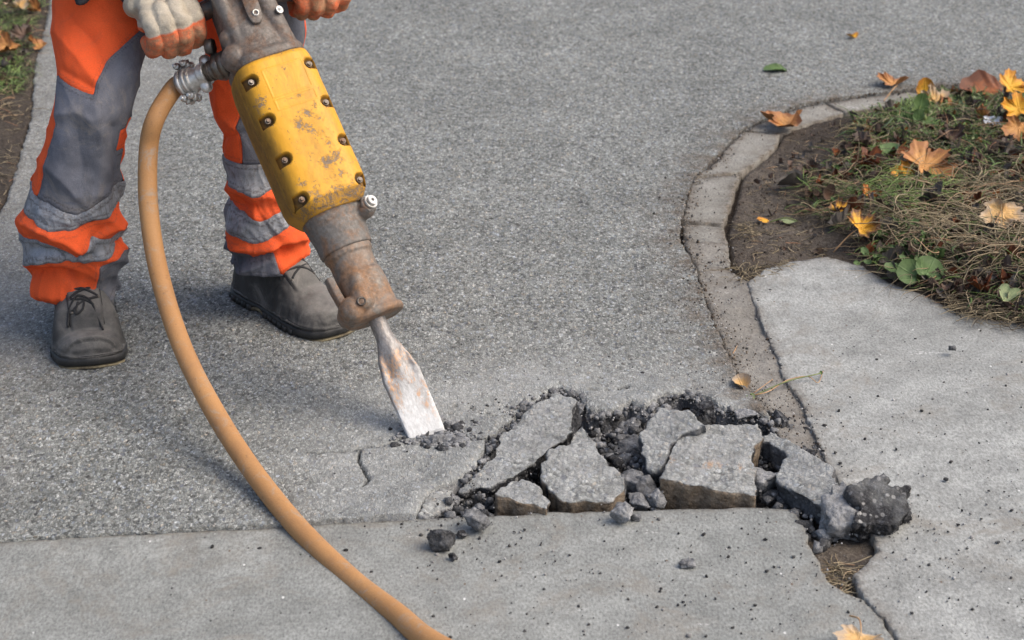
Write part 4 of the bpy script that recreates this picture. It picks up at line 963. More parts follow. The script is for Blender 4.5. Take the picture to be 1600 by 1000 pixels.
# upper casting
s2 = s_h1; S_T = s_top + .10
tb = [(s2 - .001, .0545, .056, 3.2, 0, 0), (s2 + .001, .0565, .058, 3.4, 0, 0), (s2 + .011, .0565, .058, 3.4, 0, 0), (s2 + .018, .052, .054, 3.2, 0, 0), (s2 + .05, .049, .050, 3.0, 0, 0), (s_top, .041, .042, 3.0, -.002, 0), (s_top + .05, .036, .038, 2.6, 0, 0), (S_T, .034, .034, 2.4, 0, 0)]
core = sloft(tb, 72, 40)
parts = [core,
         capsule((.030, -.040, s2 + .018), (.018, -.036, s_top + .04), .015, .0175, 20),         # valve bulge
         capsule((-.032, -.034, s2 + .02), (-.036, -.030, s_top + .04), .013, .012, 16),
         capsule((-.030, -.018, s2 + .020), (-.046, -.024, s2 + .022), .026, .022, 24),          # inlet boss
         capsule((-.030, -.018, s2 + .052), (-.043, -.022, s2 + .055), .019, .015, 18)]
# neck of the handle
BARY = 0.0
LH = at_y(266, 46, 2.87); RH = at_y(492, -14, 2.98)
lh, rh = w2b(LH), w2b(RH)
parts += [capsule((-.02, 0, S_T - .03), (.02, 0, S_T - .03), .036, .036, 20)]
V, fs = vox(parts, .0021, 5); N = vnormals(V, fs)
V += N * (.0009 * fbm(V * 40, 3, 44) + .0003 * fbm(V * 240, 2, 45))[:, None]
cs_ = bobj('iron_casting', V, fs, I_cast)
# hand bar: from the left grip through the head of the tool to the right grip
mid = np.array([0.0, .0, (lh[2] + rh[2]) / 2 + .01])
P = smooth_path([lh + nrm(lh - mid) * .030, lh, mid, rh, rh + nrm(rh - mid) * .055], 40)
V, fs = tube(P, .0145, 20); bobj('hand_bar', V, fs, I_dark)
# bracket with two eyelets lying on the front
zt = s2 + .075
def plate(x, z, w, h, y, t, e=3, ang=0):
    c_ = sect(w, h, e, 40); ca, sa = math.cos(ang), math.sin(ang); c_ = c_ @ np.array([[ca, sa], [-sa, ca]])
    rings = [np.column_stack([x + c_[:, 0] * k, np.full(40, yy), z + c_[:, 1] * k]) for k, yy in ((.97, y + t * 2), (1, y + t), (1, y + .0006), (.95, y))]
    return loft(rings)
by = -.0555
V, fs = plate(.0, zt + .018, .0115, .040, by, .004, 3.2, R(-4)); bk = bobj('strap_bracket', V, fs, I_cast)
for z in (zt - .006, zt + .020):
    V, fs = ring_y((.0005 + (z - zt) * .1, by - .0016, z), .0028, .0056, .0035, 18); bobj('eyelet', V, fs, I_zinc, bk)
rp = np.array([.034, -.0565, s2 + .062])
V, fs = join([cyl(rp, rp + [.001, -.0022, 0], .0062, 20), cyl(rp + [0, -.002, 0], rp + [.001, -.0032, 0], .0022, 10)]); bobj('rivet', V, fs, I_zinc, cs_)
# side bolt (black hexagon) and air inlet
idir = nrm(w2b(at_y(300, 124, 2.86)) - w2b(at_y(352, 100, 2.845)))
ip = w2b(at_y(350, 102, 2.85))
bdir = nrm(idir + np.array([0, -.25, .15]))
bp = w2b(at_y(336, 72, 2.855))
V, fs = join([hexprism(bp + bdir * .002, bdir, .0125, .012), hexprism(bp + bdir * .002, bdir, .0128, .0015)]); bobj('side_bolt', V, fs, I_dark, smooth=False)
V, fs = hexprism(ip, idir, .0225, .013); bobj('inlet_nut', V, fs, I_nut, smooth=False)
inl = join([cyl(ip - idir * .01, ip + idir * .001, .021, 28), cyl(ip + idir * .01, ip + idir * .014, .0165, 28), cyl(ip + idir * .013, ip + idir * .032, .0140, 28), cyl(ip + idir * .021, ip + idir * .024, .0155, 28)])
bobj('inlet_pipe', *inl, I_nut)
cpl = empty('hose_coupling'); cpl.parent = brk
cp0 = ip + idir * .032
# claw coupling: flange, two round lugs, sleeve
ua = nrm(np.cross(idir, [0, 1, 0])); ub = np.cross(idir, ua)
prt = [cyl(cp0 - idir * .002, cp0 + idir * .010, .0175, 28), cyl(cp0 + idir * .010, cp0 + idir * .024, .0145, 28, .0170), cyl(cp0 + idir * .024, cp0 + idir * .029, .020, 28)]
for sg in (-1, 1):
    c = cp0 + ua * sg * .0195 + idir * (.002 + .004 * sg); prt.append(ball(c, (.0095, .008, .0095), 20, 12))
V, fs = vox(prt, .0011, 3); bobj('claw_head', V, fs, I_zinc, cpl)
# hose clamp ring with two bolts
cr = cp0 + idir * .036
V, fs = join([cyl(cr - idir * .006, cr - idir * .001, .0215, 32), cyl(cr + idir * .003, cr + idir * .009, .0215, 32), cyl(cr - idir * .008, cr + idir * .012, .0188, 32)]); bobj('clamp_band', V, fs, I_zinc, cpl)
for sg in (-1, 1):
    for dz_ in (-.006, .007):
        c = cr + ua * sg * .0262 + idir * dz_; e = np.array(ub) * .012
        V, fs = join([hexprism(c - e, ub, .0058, .006), cyl(c - e, c + e * 1.5, .0026, 10), hexprism(c + e * .6, ub, .0055, .005), box(c, (.004, .004, .006))]); bobj('clamp_bolt', V, fs, I_zinc, cpl, smooth=False)
HOSE0 = b2w(cr + idir * .006); HD = idir @ BF

# air hose: hangs from the coupling, sweeps left and back towards the compressor out of view
m = M('orange_brown_rubber', 0.62, spec=0.35)
n = m.noise(16, 6, .75, dist=.5); ww = m.nt.nodes.new('ShaderNodeTexNoise'); ww.inputs['Scale'].default_value = 500
col = m.ramp(m.noise(5, 4, .6), [(0.3, (0.36, 0.178, 0.066)), (0.7, (0.44, 0.235, 0.095))])
col = m.mix(m.ramp(n, [(0.5, 0.0), (0.75, 0.55)]), col, (0.27, 0.145, 0.07))
col = m.mix(m.ramp(m.noise(30, 5, .8, dist=1), [(0.55, 0.0), (0.70, 0.75)]), col, (0.31, 0.27, 0.22))
col = m.mix(m.ramp(m.noise(110, 4, .8), [(0.60, 0.0), (0.70, 0.6)]), col, (0.16, 0.09, 0.05))
weave = m.noise(700, 2, .6)
H_rub = m.fin(m.mix(.5, col, m.ramp(weave, [(.35, .8), (.65, 1.12)]), 'MULTIPLY'), normal=m.bump(m.math('ADD', weave, m.math('MULTIPLY', n, .6)), .35, .0012))
hp_ = [HOSE0, HOSE0 + HD * .02]
for px, py, D in [(243, 185, 2.96), (232, 235, 2.97), (232, 320, 2.96), (247, 420, 2.93), (280, 530, 2.87), (325, 625, 2.80), (385, 722, 2.72), (460, 818, 2.62), (545, 902, 2.52), (620, 960, 2.43), (674, 1003, 2.36), (790, 1060, 2.27), (920, 1110, 2.17)]:
    hp_.append(at_depth(px, py, D))
hp_ += [np.array([.45, 1.72, .03]), np.array([.9, 1.35, .016]), np.array([1.6, .9, .016]), np.array([2.8, .5, .016])]
P = smooth_path(hp_, 420)
V, fs = tube(P, .0142 + .0004 * fbm(P * 14, 3, 3), 32)
hose = obj('air_hose', V, fs, H_rub); tag(hose, 'thick orange-brown rubber air hose curving down from the coupling to the bottom edge', 'hose')
# ================================================================== WORKER
person = empty('person', (at_y(270, 300, 2.95)[0], 2.95, 0.0))
tag(person, 'road worker in orange and grey high-visibility trousers, dark jacket and work gloves, gripping the breaker', 'person')
PO = np.array(person.location)
def pobj(name, V, Fc, mat, parent=None, **kw):
    return obj(name, np.asarray(V) - PO, Fc, mat, parent if parent is not None else person, **kw)

def cloth(name, c, dirt=(0.12, 0.09, 0.07), amt=0.4, weave=700, lo=.78, hi=1.18):
    m = M(name, 0.86, spec=0.2)
    b = m.noise(7, 5, .7, dist=.8); f = m.noise(weave, 2, .6)
    col = m.ramp(b, [(0.3, tuple(x * lo for x in c)), (0.7, tuple(min(1, x * hi) for x in c))])
    d = m.ramp(m.noise(14, 6, .78, dist=.6), [(0.52, 0.0), (0.74, amt)])
    col = m.mix(d, col, dirt)
    col = m.mix(.5, col, m.ramp(f, [(.35, .82), (.65, 1.14)]), 'MULTIPLY')
    return m, col, f, b
def stitched(m, col, dark=.45):
    k = m.math('MULTIPLY', m.attr('stitch'), m.ramp(m.noise(330, 1, .5), [(0.42, .25), (0.52, 1.0)]))
    return m.mix(m.math('MULTIPLY', k, dark), col, (0.06, 0.05, 0.05)), k
m, col, f, b = cloth('orange_cloth', (0.82, 0.112, 0.030), amt=.26, lo=.85, hi=1.06)
col, k = stitched(m, col, .30)
C_or = m.fin(col, normal=m.bump(m.math('ADD', f, m.math('MULTIPLY', m.noise(60, 3, .6), 1.2)), .4, .0015))
m, col, f, b = cloth('grey_knee_cloth', (0.135, 0.14, 0.165), dirt=(0.27, 0.24, 0.205), amt=.8, lo=.62, hi=1.35)
col = m.mix(m.ramp(m.noise(11, 5, .7, vec=m.map((1.6, 1, .6))), [(0.56, 0.0), (0.68, .6)]), col, (0.05, 0.052, 0.06))
col, k = stitched(m, col, .6)
C_gr = m.fin(col, normal=m.bump(m.math('ADD', f, m.math('MULTIPLY', m.noise(70, 3, .6), 1.4)), .5, .0018))
m = M('grey_reflective_tape', 0.55, 0.25)
n = m.noise(40, 6, .8, dist=1.2); rb = m.noise(190, 2, .5, vec=m.map((1, 1, .12))); cr_ = m.voro(60, 'DISTANCE_TO_EDGE')
col = m.ramp(n, [(0.35, (0.17, 0.18, 0.20)), (0.65, (0.33, 0.345, 0.375))])
col = m.mix(m.ramp(m.noise(26, 6, .8, dist=2), [(0.52, 0.0), (0.66, .75)]), col, (0.12, 0.10, 0.085))
col = m.mix(m.ramp(rb, [(0.60, 0.0), (0.68, .5)]), col, (0.07, 0.07, 0.075))
col, k = stitched(m, col, .7)
C_re = m.fin(col, rough=m.ramp(n, [(0.3, .45), (0.7, .7)]), normal=m.bump(m.math('ADD', n, rb), .5, .0018))
m, col, f, b = cloth('dark_jacket_cloth', (0.035, 0.036, 0.042), amt=.3); C_ja = m.fin(col, normal=m.bump(f, .5, .0015))
m, col, f, b = cloth('grey_seam_tape', (0.15, 0.155, 0.175), amt=.4); C_se = m.fin(col, normal=m.bump(f, .5, .0015))

def leg(table, pat, folds, seed, NU=260, NV=330, flip=1):
    """table rows: picture row of ring centre, left px, right px, world Y"""
    T = np.array(table, float); o = np.argsort(T[:, 0]); T = T[o]
    yy = np.linspace(T[0, 0], T[-1, 0], NV)
    tck = [np.interp(yy, T[:, 0], T[:, k]) for k in (1, 2, 3)]
    ker = np.ones(9) / 9
    def sm(a): p = np.pad(a, 4, 'edge'); return np.convolve(p, ker, 'valid')
    l, r, Yw = [sm(a) for a in tck]
    th = np.linspace(0, 2 * math.pi, NU, endpoint=False)
    rings = []; FX = []; 
    for y_, a_, b_, w_ in zip(yy, l, r, Yw):
        c = at_y((a_ + b_) / 2, y_, w_); dep = project(c)[2]; ra = (b_ - a_) / 2 / F * dep; rb_ = ra * .86 + .006
        rb_ = min(rb_, .088)
        rings.append(np.stack([c[0] + ra * np.cos(th), c[1] + rb_ * np.sin(th), np.full(NU, c[2])], 1))
    V, fs = loft(rings, cap=False); V0 = V.copy(); N = vnormals(V, fs)
    ctr = np.repeat(np.array([q.mean(0) for q in rings]), NU, 0)
    if (N * (V - ctr)).sum() < 0: N = -N
    th_ = np.tile(th, NV); px, py, _ = project(V0)
    row = np.repeat(yy, NU)
    # the picture row at the front of each ring stands for height everywhere round the leg
    fr = np.array([project(q[np.argmin(q[:, 1])])[1] for q in rings]); yF = np.repeat(fr, NU)
    fx = (1 + np.cos(th_)) / 2                      # 0 left edge .. 1 right edge
    back = np.sin(th_) > 0.02
    disp = np.zeros(len(V)); warp = np.zeros(len(V))
    arc = th_ * .08
    for pts, w, A in folds:
        P_ = np.array(pts, float); d = np.full(len(V), 1e9); sel = (~back) & (np.abs(py - P_[:, 1].mean()) < 140); i = np.where(sel)[0]
        q = np.stack([px[i], py[i]], 1); dd = np.full(len(i), 1e9)
        for a, b in zip(P_[:-1], P_[1:]):
            ab = b - a; t = np.clip(((q - a) @ ab) / (ab @ ab), 0, 1); dd = np.minimum(dd, np.hypot(*(q - a - t[:, None] * ab).T))
        disp[i] += 1.5 * A * np.exp(-(dd / w) ** 1.35)
    zq = V0[:, 2]
    low = np.clip((yF - 250) / 90, 0, 1)
    Cn = np.stack([np.cos(th_) * .5, np.sin(th_) * .5, zq * 9 + np.cos(th_ + seed) * .35], 1)
    rid = 1 - np.abs(fbm(Cn * np.array([2.2, 2.2, 2.4]) + seed, 2, seed)) * 2.2
    disp += (.0042 + .0075 * low) * rid * (0.35 + 0.65 * back) + .0035 * fbm(Cn * 1.6 + 5, 3, seed + 4) + .0022 * (.5 - np.abs(fbm(np.stack([np.cos(th_) * 2.4, np.sin(th_) * 2.4, zq * 30 + np.cos(th_) * 2], 1), 2, seed + 8)) * 2) * (.4 + low)
    V = V0 + N * disp[:, None]
    V[:, 2] -= 0.35 * np.clip(disp, 0, 1) * low      # folds sag
    cls = pat(fx, yF + 6 * fbm(np.stack([np.cos(th_) * 2, np.sin(th_) * 2, zq * 10], 1), 2, seed + 3) * low, back)
    return V, fs[0], N, cls, NU, NV
def split_leg(V, Q, N, cls, parents, names, mats, trous, seed):
    """every cloth piece its own mesh, laid a little proud of the one below, with a turned edge"""
    fc = cls[Q[:, 0]]
    for c in np.unique(fc):
        nm, mt, off = names[c]
        q = Q[fc == c]; used, inv = np.unique(q, return_inverse=True); q = inv.reshape(q.shape)
        # distance-free rounding: boundary vertices sit lower than inner ones
        E = np.vstack([q[:, [0, 1]], q[:, [1, 2]], q[:, [2, 3]], q[:, [3, 0]]]); key = np.minimum(E[:, 0], E[:, 1]).astype(np.int64) * len(used) + np.maximum(E[:, 0], E[:, 1])
        u_, fi, ct = np.unique(key, return_index=True, return_counts=True); be = E[fi[ct == 1]]; bv = np.unique(be)
        Vu = V[used].copy()
        for _ in range(6):
            acc = np.zeros_like(Vu); cn = np.zeros(len(Vu))
            for a_, b_ in ((be[:, 0], be[:, 1]), (be[:, 1], be[:, 0])): np.add.at(acc, a_, Vu[b_]); np.add.at(cn, a_, 1)
            ok = cn == 2; Vu[ok] = .5 * Vu[ok] + .5 * acc[ok] / 2
        W = Vu + N[used] * off; W[bv] -= N[used][bv] * (off + .0010)
        ring = np.full(len(used), 9); ring[bv] = 0
        for lv in range(1, 6):
            mnr = ring.copy()
            for a_, b_ in ((E[:, 0], E[:, 1]), (E[:, 1], E[:, 0])): np.minimum.at(mnr, a_, ring[b_] + 1)
            ring = mnr
        yield nm, mt, W, q, (ring <= 1) * .55 + (ring == 3) * 1.0

# colours: 0 orange 1 knee panel 2 reflective 3 hem
def iv(x, xs, ys): return np.interp(x, xs, ys)
def patL(fx, y, back):
    c = np.zeros(len(fx), int)
    top = iv(fx, [0, .05, .55, 1], [124, 127, 148, 138]); k0 = iv(fx, [0, .5, 1], [306, 326, 306])
    panel = (y > top) & (y < k0 + 30) & ~back
    sidel = iv(y, [120, 170, 200, 240, 300], [.03, .04, .12, .10, .13]); panel &= fx > sidel
    panel &= ~((fx > .965) & (y > 215) & (y < 250))
    thigh = (y <= top) & (fx > iv(y, [40, 60, 95, 130, 150], [1.0, .88, .63, .56, .55])) & ~back
    c[panel | thigh] = 1; c[(back) & (y > 100) & (y < 200)] = 1
    b1 = (y > iv(fx, [0, .2, .6, 1], [306, 316, 332, 306])) & (y < iv(fx, [0, .35, .62, .75, 1], [337, 354, 358, 345, 340])); c[b1] = 2
    b2 = (y > iv(fx, [0, .4, .62, .78, 1], [377, 380, 396, 368, 384])) & (y < iv(fx, [0, .25, .5, 1], [420, 408, 404, 402])); c[b2] = 2
    c[y > 474] = 3; c[(y > 412) & (y < 474) & (fx > .80)] = 1
    return c
def patR(fx, y, back):
    c = np.zeros(len(fx), int)
    g = (fx > iv(y, [-50, 60, 160, 200, 250], [.60, .60, .45, .32, .33])) & (y < 262) & ~back; c[g] = 1
    c[(y > 256) & (y < iv(fx, [0, .5, 1], [292, 300, 292]))] = 2
    c[(y > iv(fx, [0, .5, 1], [327, 342, 330])) & (y < iv(fx, [0, .4, 1], [372, 378, 350]))] = 2
    c[(y > iv(fx, [0, .3, .6, .72, 1], [386, 402, 396, 424, 436]))] = 1
    c[y > 438] = 3
    return c
TL = [(-330, 150, 330, 3.02), (-200, 118, 300, 3.00), (-80, 92, 262, 2.99), (0, 81, 244, 2.98), (50, 88, 235, 2.95), (100, 90, 222, 2.91), (135, 88, 212, 2.89), (160, 86, 206, 2.875), (200, 78, 197, 2.87), (240, 66, 192, 2.875), (280, 56, 189, 2.88), (318, 43, 188, 2.885), (345, 37, 186, 2.885), (378, 42, 187, 2.89), (398, 50, 190, 2.895), (420, 53, 182, 2.90), (437, 54, 176, 2.90), (452, 66, 174, 2.90)]
TR = [(-330, 270, 440, 3.04), (-200, 295, 462, 3.06), (-80, 308, 474, 3.08), (0, 312, 476, 3.08), (60, 318, 474, 3.06), (100, 326, 470, 3.05), (150, 331, 462, 3.03), (185, 337, 456, 3.02), (205, 349, 452, 3.01), (245, 351, 452, 3.005), (270, 356, 453, 3.0), (300, 362, 455, 3.0), (330, 359, 470, 3.0), (352, 359, 480, 3.0), (372, 363, 481, 3.0), (392, 367, 473, 2.995), (412, 369, 466, 2.99)]
foldL = [([(44, 344), (90, 365), (125, 384), (152, 366), (188, 342)], 11, .009), ([(50, 405), (110, 396), (160, 400), (190, 402)], 12, .007), ([(56, 452), (100, 458), (150, 462), (176, 466)], 12, .007),
         ([(60, 425), (95, 424), (112, 432)], 9, -.008), ([(60, 388), (110, 395), (140, 392)], 7, -.006), ([(140, 372), (165, 350)], 6, -.005), ([(70, 330), (110, 345)], 7, .003), ([(150, 418), (140, 450)], 9, .004), ([(175, 385), (188, 376)], 8, -.006),
         ([(95, 180), (120, 176), (140, 186)], 8, .0035), ([(75, 260), (100, 280), (118, 305)], 10, .004), ([(150, 170), (158, 230), (150, 300)], 14, .0045), ([(120, 200), (128, 260)], 16, -.004), ([(92, 50), (120, 90), (150, 130)], 16, .005), ([(110, 30), (150, 70), (165, 110)], 14, -.004), ([(100, 110), (150, 140)], 6, -.002), ([(178, 200), (183, 300)], 8, -.004)]
foldR = [([(362, 292), (395, 300), (430, 305)], 10, .006), ([(365, 318), (400, 322)], 8, -.006), ([(362, 380), (400, 388), (440, 380), (480, 362)], 9, .008), ([(375, 405), (420, 398), (450, 390)], 8, -.007), ([(395, 300), (400, 340)], 8, .005), ([(430, 420), (470, 390)], 8, .005),
         ([(372, 425), (430, 405)], 6, .005), ([(340, 120), (345, 180), (365, 200)], 10, .004), ([(352, 215), (385, 205)], 6, -.004), ([(360, 350), (380, 360)], 8, .004)]
trous = empty('trousers'); trous.parent = person
NM = {0: ('orange_cloth', C_or, 0.0), 1: ('knee_panel', C_gr, .0008), 2: ('reflective_band', C_re, .0014), 3: ('hem', C_se, .0003)}
NM[0] = ('trouser_leg', C_or, 0.0)
for T_, pt, fo, sd_ in ((TL, patL, foldL, 5), (TR, patR, foldR, 15)):
    V, Q, N, cls, NU, NV = leg(T_, pt, fo, sd_)
    for nm, mt, W, q, stt in split_leg(V, Q, N, cls, None, NM, None, trous, sd_): pobj(nm, W, [q], mt, trous, attrs=dict(stitch=stt))
    # stitching: rows of raised stitches along the upper edge of the first band
    pts = [(px_, py_) for px_, py_ in ([(52, 311), (90, 322), (125, 331), (160, 326), (188, 311)] if sd_ == 5 else [(357, 262), (390, 266), (430, 262)])]

# boots ------------------------------------------------------------
m = M('scuffed_black_leather', 0.6, spec=0.4)
n = m.noise(18, 6, .75, dist=.5); f = m.noise(300, 3, .7)
col = m.ramp(n, [(0.32, (0.018, 0.017, 0.017)), (0.55, (0.055, 0.053, 0.05)), (0.7, (0.16, 0.152, 0.14))])
col = m.mix(m.ramp(m.noise(60, 5, .8), [(0.58, 0.0), (0.72, .55)]), col, (0.2, 0.175, 0.15))
up = m.nt.nodes.new('ShaderNodeNewGeometry'); nz_ = m.sep(up.outputs['Normal'])[2]
dustb = m.math('MULTIPLY', m.ramp(nz_, [(0.30, 0.0), (0.95, 0.9)]), m.ramp(n, [(0.3, .35), (.6, 1.0)]))
col = m.mix(dustb, col, (0.19, 0.18, 0.165))
B_lea = m.fin(col, rough=m.ramp(n, [(0.3, .5), (.7, .85)]), normal=m.bump(m.math('ADD', f, m.math('MULTIPLY', n, 1.5)), .4, .0015))
m = M('black_rubber_sole', 0.55, spec=.45); n = m.noise(30, 5, .8)
B_sole = m.fin(m.ramp(n, [(0.35, (0.012, 0.012, 0.012)), (0.6, (0.03, 0.029, 0.028)), (0.75, (0.11, 0.10, 0.085))]), normal=m.bump(n, .4, .002))
m = M('tan_outsole', 0.8); n = m.noise(50, 4, .8); B_out = m.fin(m.ramp(n, [(0.35, (0.07, 0.055, 0.035)), (0.65, (0.23, 0.19, 0.11))]))
m = M('dark_laces', .85); B_lace = m.fin((0.02, 0.02, 0.021))
def boot(heel, toe, ps=0.0, W=.056):
    L = float(np.linalg.norm(np.array(toe) - np.array(heel))); d = nrm(np.array(toe) - np.array(heel)); sd = np.array([d[1], -d[0], 0])
    A = np.stack([d, sd, [0, 0, 1]], 0); org = np.array([heel[0], heel[1], 0.007])
    g = empty('boot'); g.parent = person
    def put(name, V, Fc, mat, par=g, **k): return pobj(name, np.asarray(V) @ A + org, Fc, mat, par, **k)
    k = L / .27
    prof = lambda x: np.interp(x / L, [0, .03, .10, .25, .40, .55, .70, .82, .92, .97, 1.0], [.2, .62, .80, .82, .78, .86, .98, 1.0, .86, .62, .16]) * W
    off = lambda x: .006 * np.sin(np.clip(x / L, 0, 1) * math.pi) - .004
    # upper: stations along the foot
    xs = np.concatenate([np.linspace(.002, .10, 26), np.linspace(.105, .90, 60), np.linspace(.91, .995, 26)]) * L
    n = 72; th = np.linspace(0, math.pi, n); rings = []
    for x in xs:
        u = x / L
        h = np.interp(u, [0, .02, .06, .18, .33 + ps * .6, .42 + ps, .52 + ps, .62 + ps, .70 + ps, .80 + ps * .6, .90 + ps * .3, .95, .98, 1], [.055, .085, .112, .130, .134, .126, .108, .086, .066 - ps * .1, .058 - ps * .05, .048, .042, .033, .018]) * (.9 + .1 * k)
        w = prof(x) * np.interp(u, [0, .3, 1], [.93, .95, .955]); 
        e2 = np.interp(u, [0, .3, .6, 1], [1.6, 1.55, 2.0, 2.3]); e1 = 2.4
        yy = w * np.sign(np.cos(th)) * np.abs(np.cos(th)) ** (2 / e1); zz_ = .014 + (h - .014) * np.abs(np.sin(th)) ** (2 / e2)
        # ankle is narrower than the sole
        nar = np.interp(u, [0, .15, .45, .7], [.75, .70, .80, 1.0]); t_ = np.clip((zz_ - .02) / .1, 0, 1); yy = yy * (1 - (1 - nar) * t_)
        ring = np.stack([np.full(n, x), yy + off(x), zz_], 1); rings.append(np.vstack([ring, [[x, -w * .9 + off(x), .010], [x, w * .9 + off(x), .010]]]))
    V, fs = loft(rings); N = vnormals(V, fs)
    if (N * (V - V.mean(0))).sum() < 0: N = -N
    u = V[:, 0] / L; yl = V[:, 1] - off(V[:, 0])
    # toe cap seam, lace panel edge, creases
    dis = -.0022 * np.exp(-((u - .76 - ps + .06 * (yl / W) ** 2) / .006) ** 2)
    pe = np.abs(np.abs(yl) - np.interp(u, [.3, .64], [.024, .026])); pm = (u < .70 + ps) & (V[:, 2] > .05)
    inn = ((np.abs(yl) < .0245) & (u < .70 + ps) & (V[:, 2] > .05)); ed = np.minimum(.0245 - np.abs(yl), (.70 + ps - u) * L); dis += np.where(inn, .0026 * np.clip(ed / .0015, 0, 1), 0)
    dis += .0012 * np.sin(u * 95 + yl * 30) * np.exp(-((u - .60) / .05) ** 2) * (np.abs(yl) > .026) + .0030 * fbm(V * 24, 3, 71) + .0009 * fbm(V * 90, 3, 72) + .0016 * (.5 - 2 * np.abs(fbm(V * np.array([50, 18, 30]), 2, 73))) * np.exp(-((u - .64 - ps) / .10) ** 2)
    dis += .0016 * np.exp(-((V[:, 2] - .020) / .003) ** 2)
    V = V + N * dis[:, None]; put('upper', V, fs, B_lea)
    hz = lambda u_: np.interp(u_, [.33 + ps, .42 + ps, .52 + ps, .62 + ps, .70 + ps], [.134, .126, .108, .086, .066 - ps * .1]) * (.9 + .1 * k) + .0065
    # sole, welt groove, heel block
    def slab_(z0, z1, gr, x0=0, x1=1, name='sole', mat=B_sole, wv=0.0):
        t = np.linspace(0, 1, 70); x = np.concatenate([[0], L * (x0 + (x1 - x0) * (1 - np.cos(t * math.pi)) / 2)])[1:]
        o = np.concatenate([np.stack([x, prof(x) * gr + off(x)], 1), np.stack([x[::-1], -prof(x[::-1]) * gr + off(x[::-1])], 1)])
        o[:, 0] = (o[:, 0] - L / 2) * (1 + (gr - 1) * .4) + L / 2
        zs = [(z0, .95), (z0 + .002, 1.0), ((z0 + z1) / 2, 1.0), (z1 - .002, 1.0), (z1, .96)]
        c = o.mean(0); rr = [np.column_stack([c + (o - c) * s, np.full(len(o), z)]) for z, s in zs]
        arch = lambda X, z: z
        V, fs = loft(rr); return V, fs
    V, fs = slab_(.000, .015, 1.02); arch = np.exp(-((V[:, 0] / L - .37) / .075) ** 2) * .010; toe_s = np.clip((V[:, 0] / L - .86) / .14, 0, 1) ** 2 * .006
    V[:, 2] = V[:, 2] + arch * np.clip((.012 - V[:, 2]) / .010, 0, 1) + toe_s; s_o = put('sole', V, fs, B_sole)
    V, fs = slab_(.0155, .021, 1.0); V[:, 2] += np.clip((V[:, 0] / L - .86) / .14, 0, 1) ** 2 * .005; put('welt', V, fs, B_lea)
    V, fs = slab_(-.006, .0005, 1.015, .0, 1.0); arch = np.exp(-((V[:, 0] / L - .37) / .085) ** 2) * .010; V[:, 2] += arch + np.clip((V[:, 0] / L - .86) / .14, 0, 1) ** 2 * .006; put('outsole', V, fs, B_out)
    def zs(u_, y_):
        h_ = hz(u_) - .0065; w_ = prof(np.asarray(u_) * L) * .945; nar_ = np.interp(u_, [0, .15, .45, .7], [.75, .70, .80, 1.0]); t_ = np.clip((h_ - .02) / .1, 0, 1)
        c_ = np.clip(np.abs(y_) / (w_ * (1 - (1 - nar_) * t_)), 0, .97) ** 1.2; e_ = np.interp(u_, [0, .3, .6, 1], [1.6, 1.55, 2.0, 2.3])
        return .014 + (h_ - .014) * np.sqrt(1 - c_ ** 2) ** (2 / e_)
    # tread lugs round the rim and stitch rows
    for q_ in range(16):
        uu_ = .06 + q_ * .058
        if .30 < uu_ < .44 or uu_ > .78: continue
        for s_ in (-1, 1):
            x_ = uu_ * L; V, fs = box((x_, s_ * (prof(np.array(x_)) * .985) + off(x_), .0045 + max(0, (uu_ - .86) / .14) ** 2 * .006), (.0050, .0035, .0048)); put('tread_lug', V, fs, B_sole, s_o, smooth=False)
    for s_ in (-1, 1):
        us = np.linspace(.34 + ps, .685 + ps, 26); q = np.stack([us * L, s_ * .0255 + off(us * L), zs(us, .0255) + .0012], 1); V, fs = tube(q, .0011, 5); put('seam', V, fs, B_lace)
    # laces
    hz = lambda u_: np.interp(u_, [.33 + ps, .42 + ps, .52 + ps, .62 + ps, .70 + ps], [.134, .126, .108, .086, .066 - ps * .1]) * (.9 + .1 * k) + .0065
    for i_, u_ in enumerate((.645 + ps, .59 + ps, .535 + ps, .48 + ps)):
        if ps > .1 and u_ < .735: continue
        for sg in (-1, 1):
            pts_ = [(u_, -.0205, -.0065), (u_ - .012, -.012, -.0005), (u_ - .024, 0, .0022 + .0016 * sg), (u_ - .036, .012, -.0005), (u_ - .048, .0205, -.0065)]
            q = [(a_ * L, b_ * sg + off(a_ * L), zs(a_, b_) + .0040 + (c_ * .6 if c_ > 0 else 0)) for a_, b_, c_ in pts_]
            V, fs = tube(smooth_path(q, 18), .0023, 7); put('lace', V, fs, B_lace)
            V, fs = ball((u_ * L, sg * .0212 + off(u_ * L), zs(u_, .0212) + .0018), (.0036, .0036, .003), 12, 6); put('eyelet', V, fs, I_dark)
    for sg, pts_ in ((1, [(.50, .0, .006), (.50, .012, .008), (.53, .024, .004), (.58, .030, .003)]), (-1, [(.50, .0, .006), (.53, .010, .009), (.58, .018, .004), (.63, .022, .003)]), (1, [(.50, .0, .006), (.55, .004, .010), (.56, .016, .009), (.52, .010, .006)])):
        if ps > .1: pts_ = [(a_ + .105, b_, c_) for a_, b_, c_ in pts_]
        q = [((a_ + ps) * L, b_ * sg + off((a_ + ps) * L), zs(a_ + ps, b_) + c_) for a_, b_, c_ in pts_]
        V, fs = tube(smooth_path(q, 20), .0018, 6); put('lace', V, fs, B_lace)
    return g
tl = on_ground(143, 584); boot((tl[0] - .062, tl[1] + .262, 0), (tl[0], tl[1], 0), ps=.15, W=.057)
hr = on_ground(382, 462); boot((hr[0] - .004, hr[1] + .012, 0), (hr[0] + .178, hr[1] - .185, 0), W=.052)

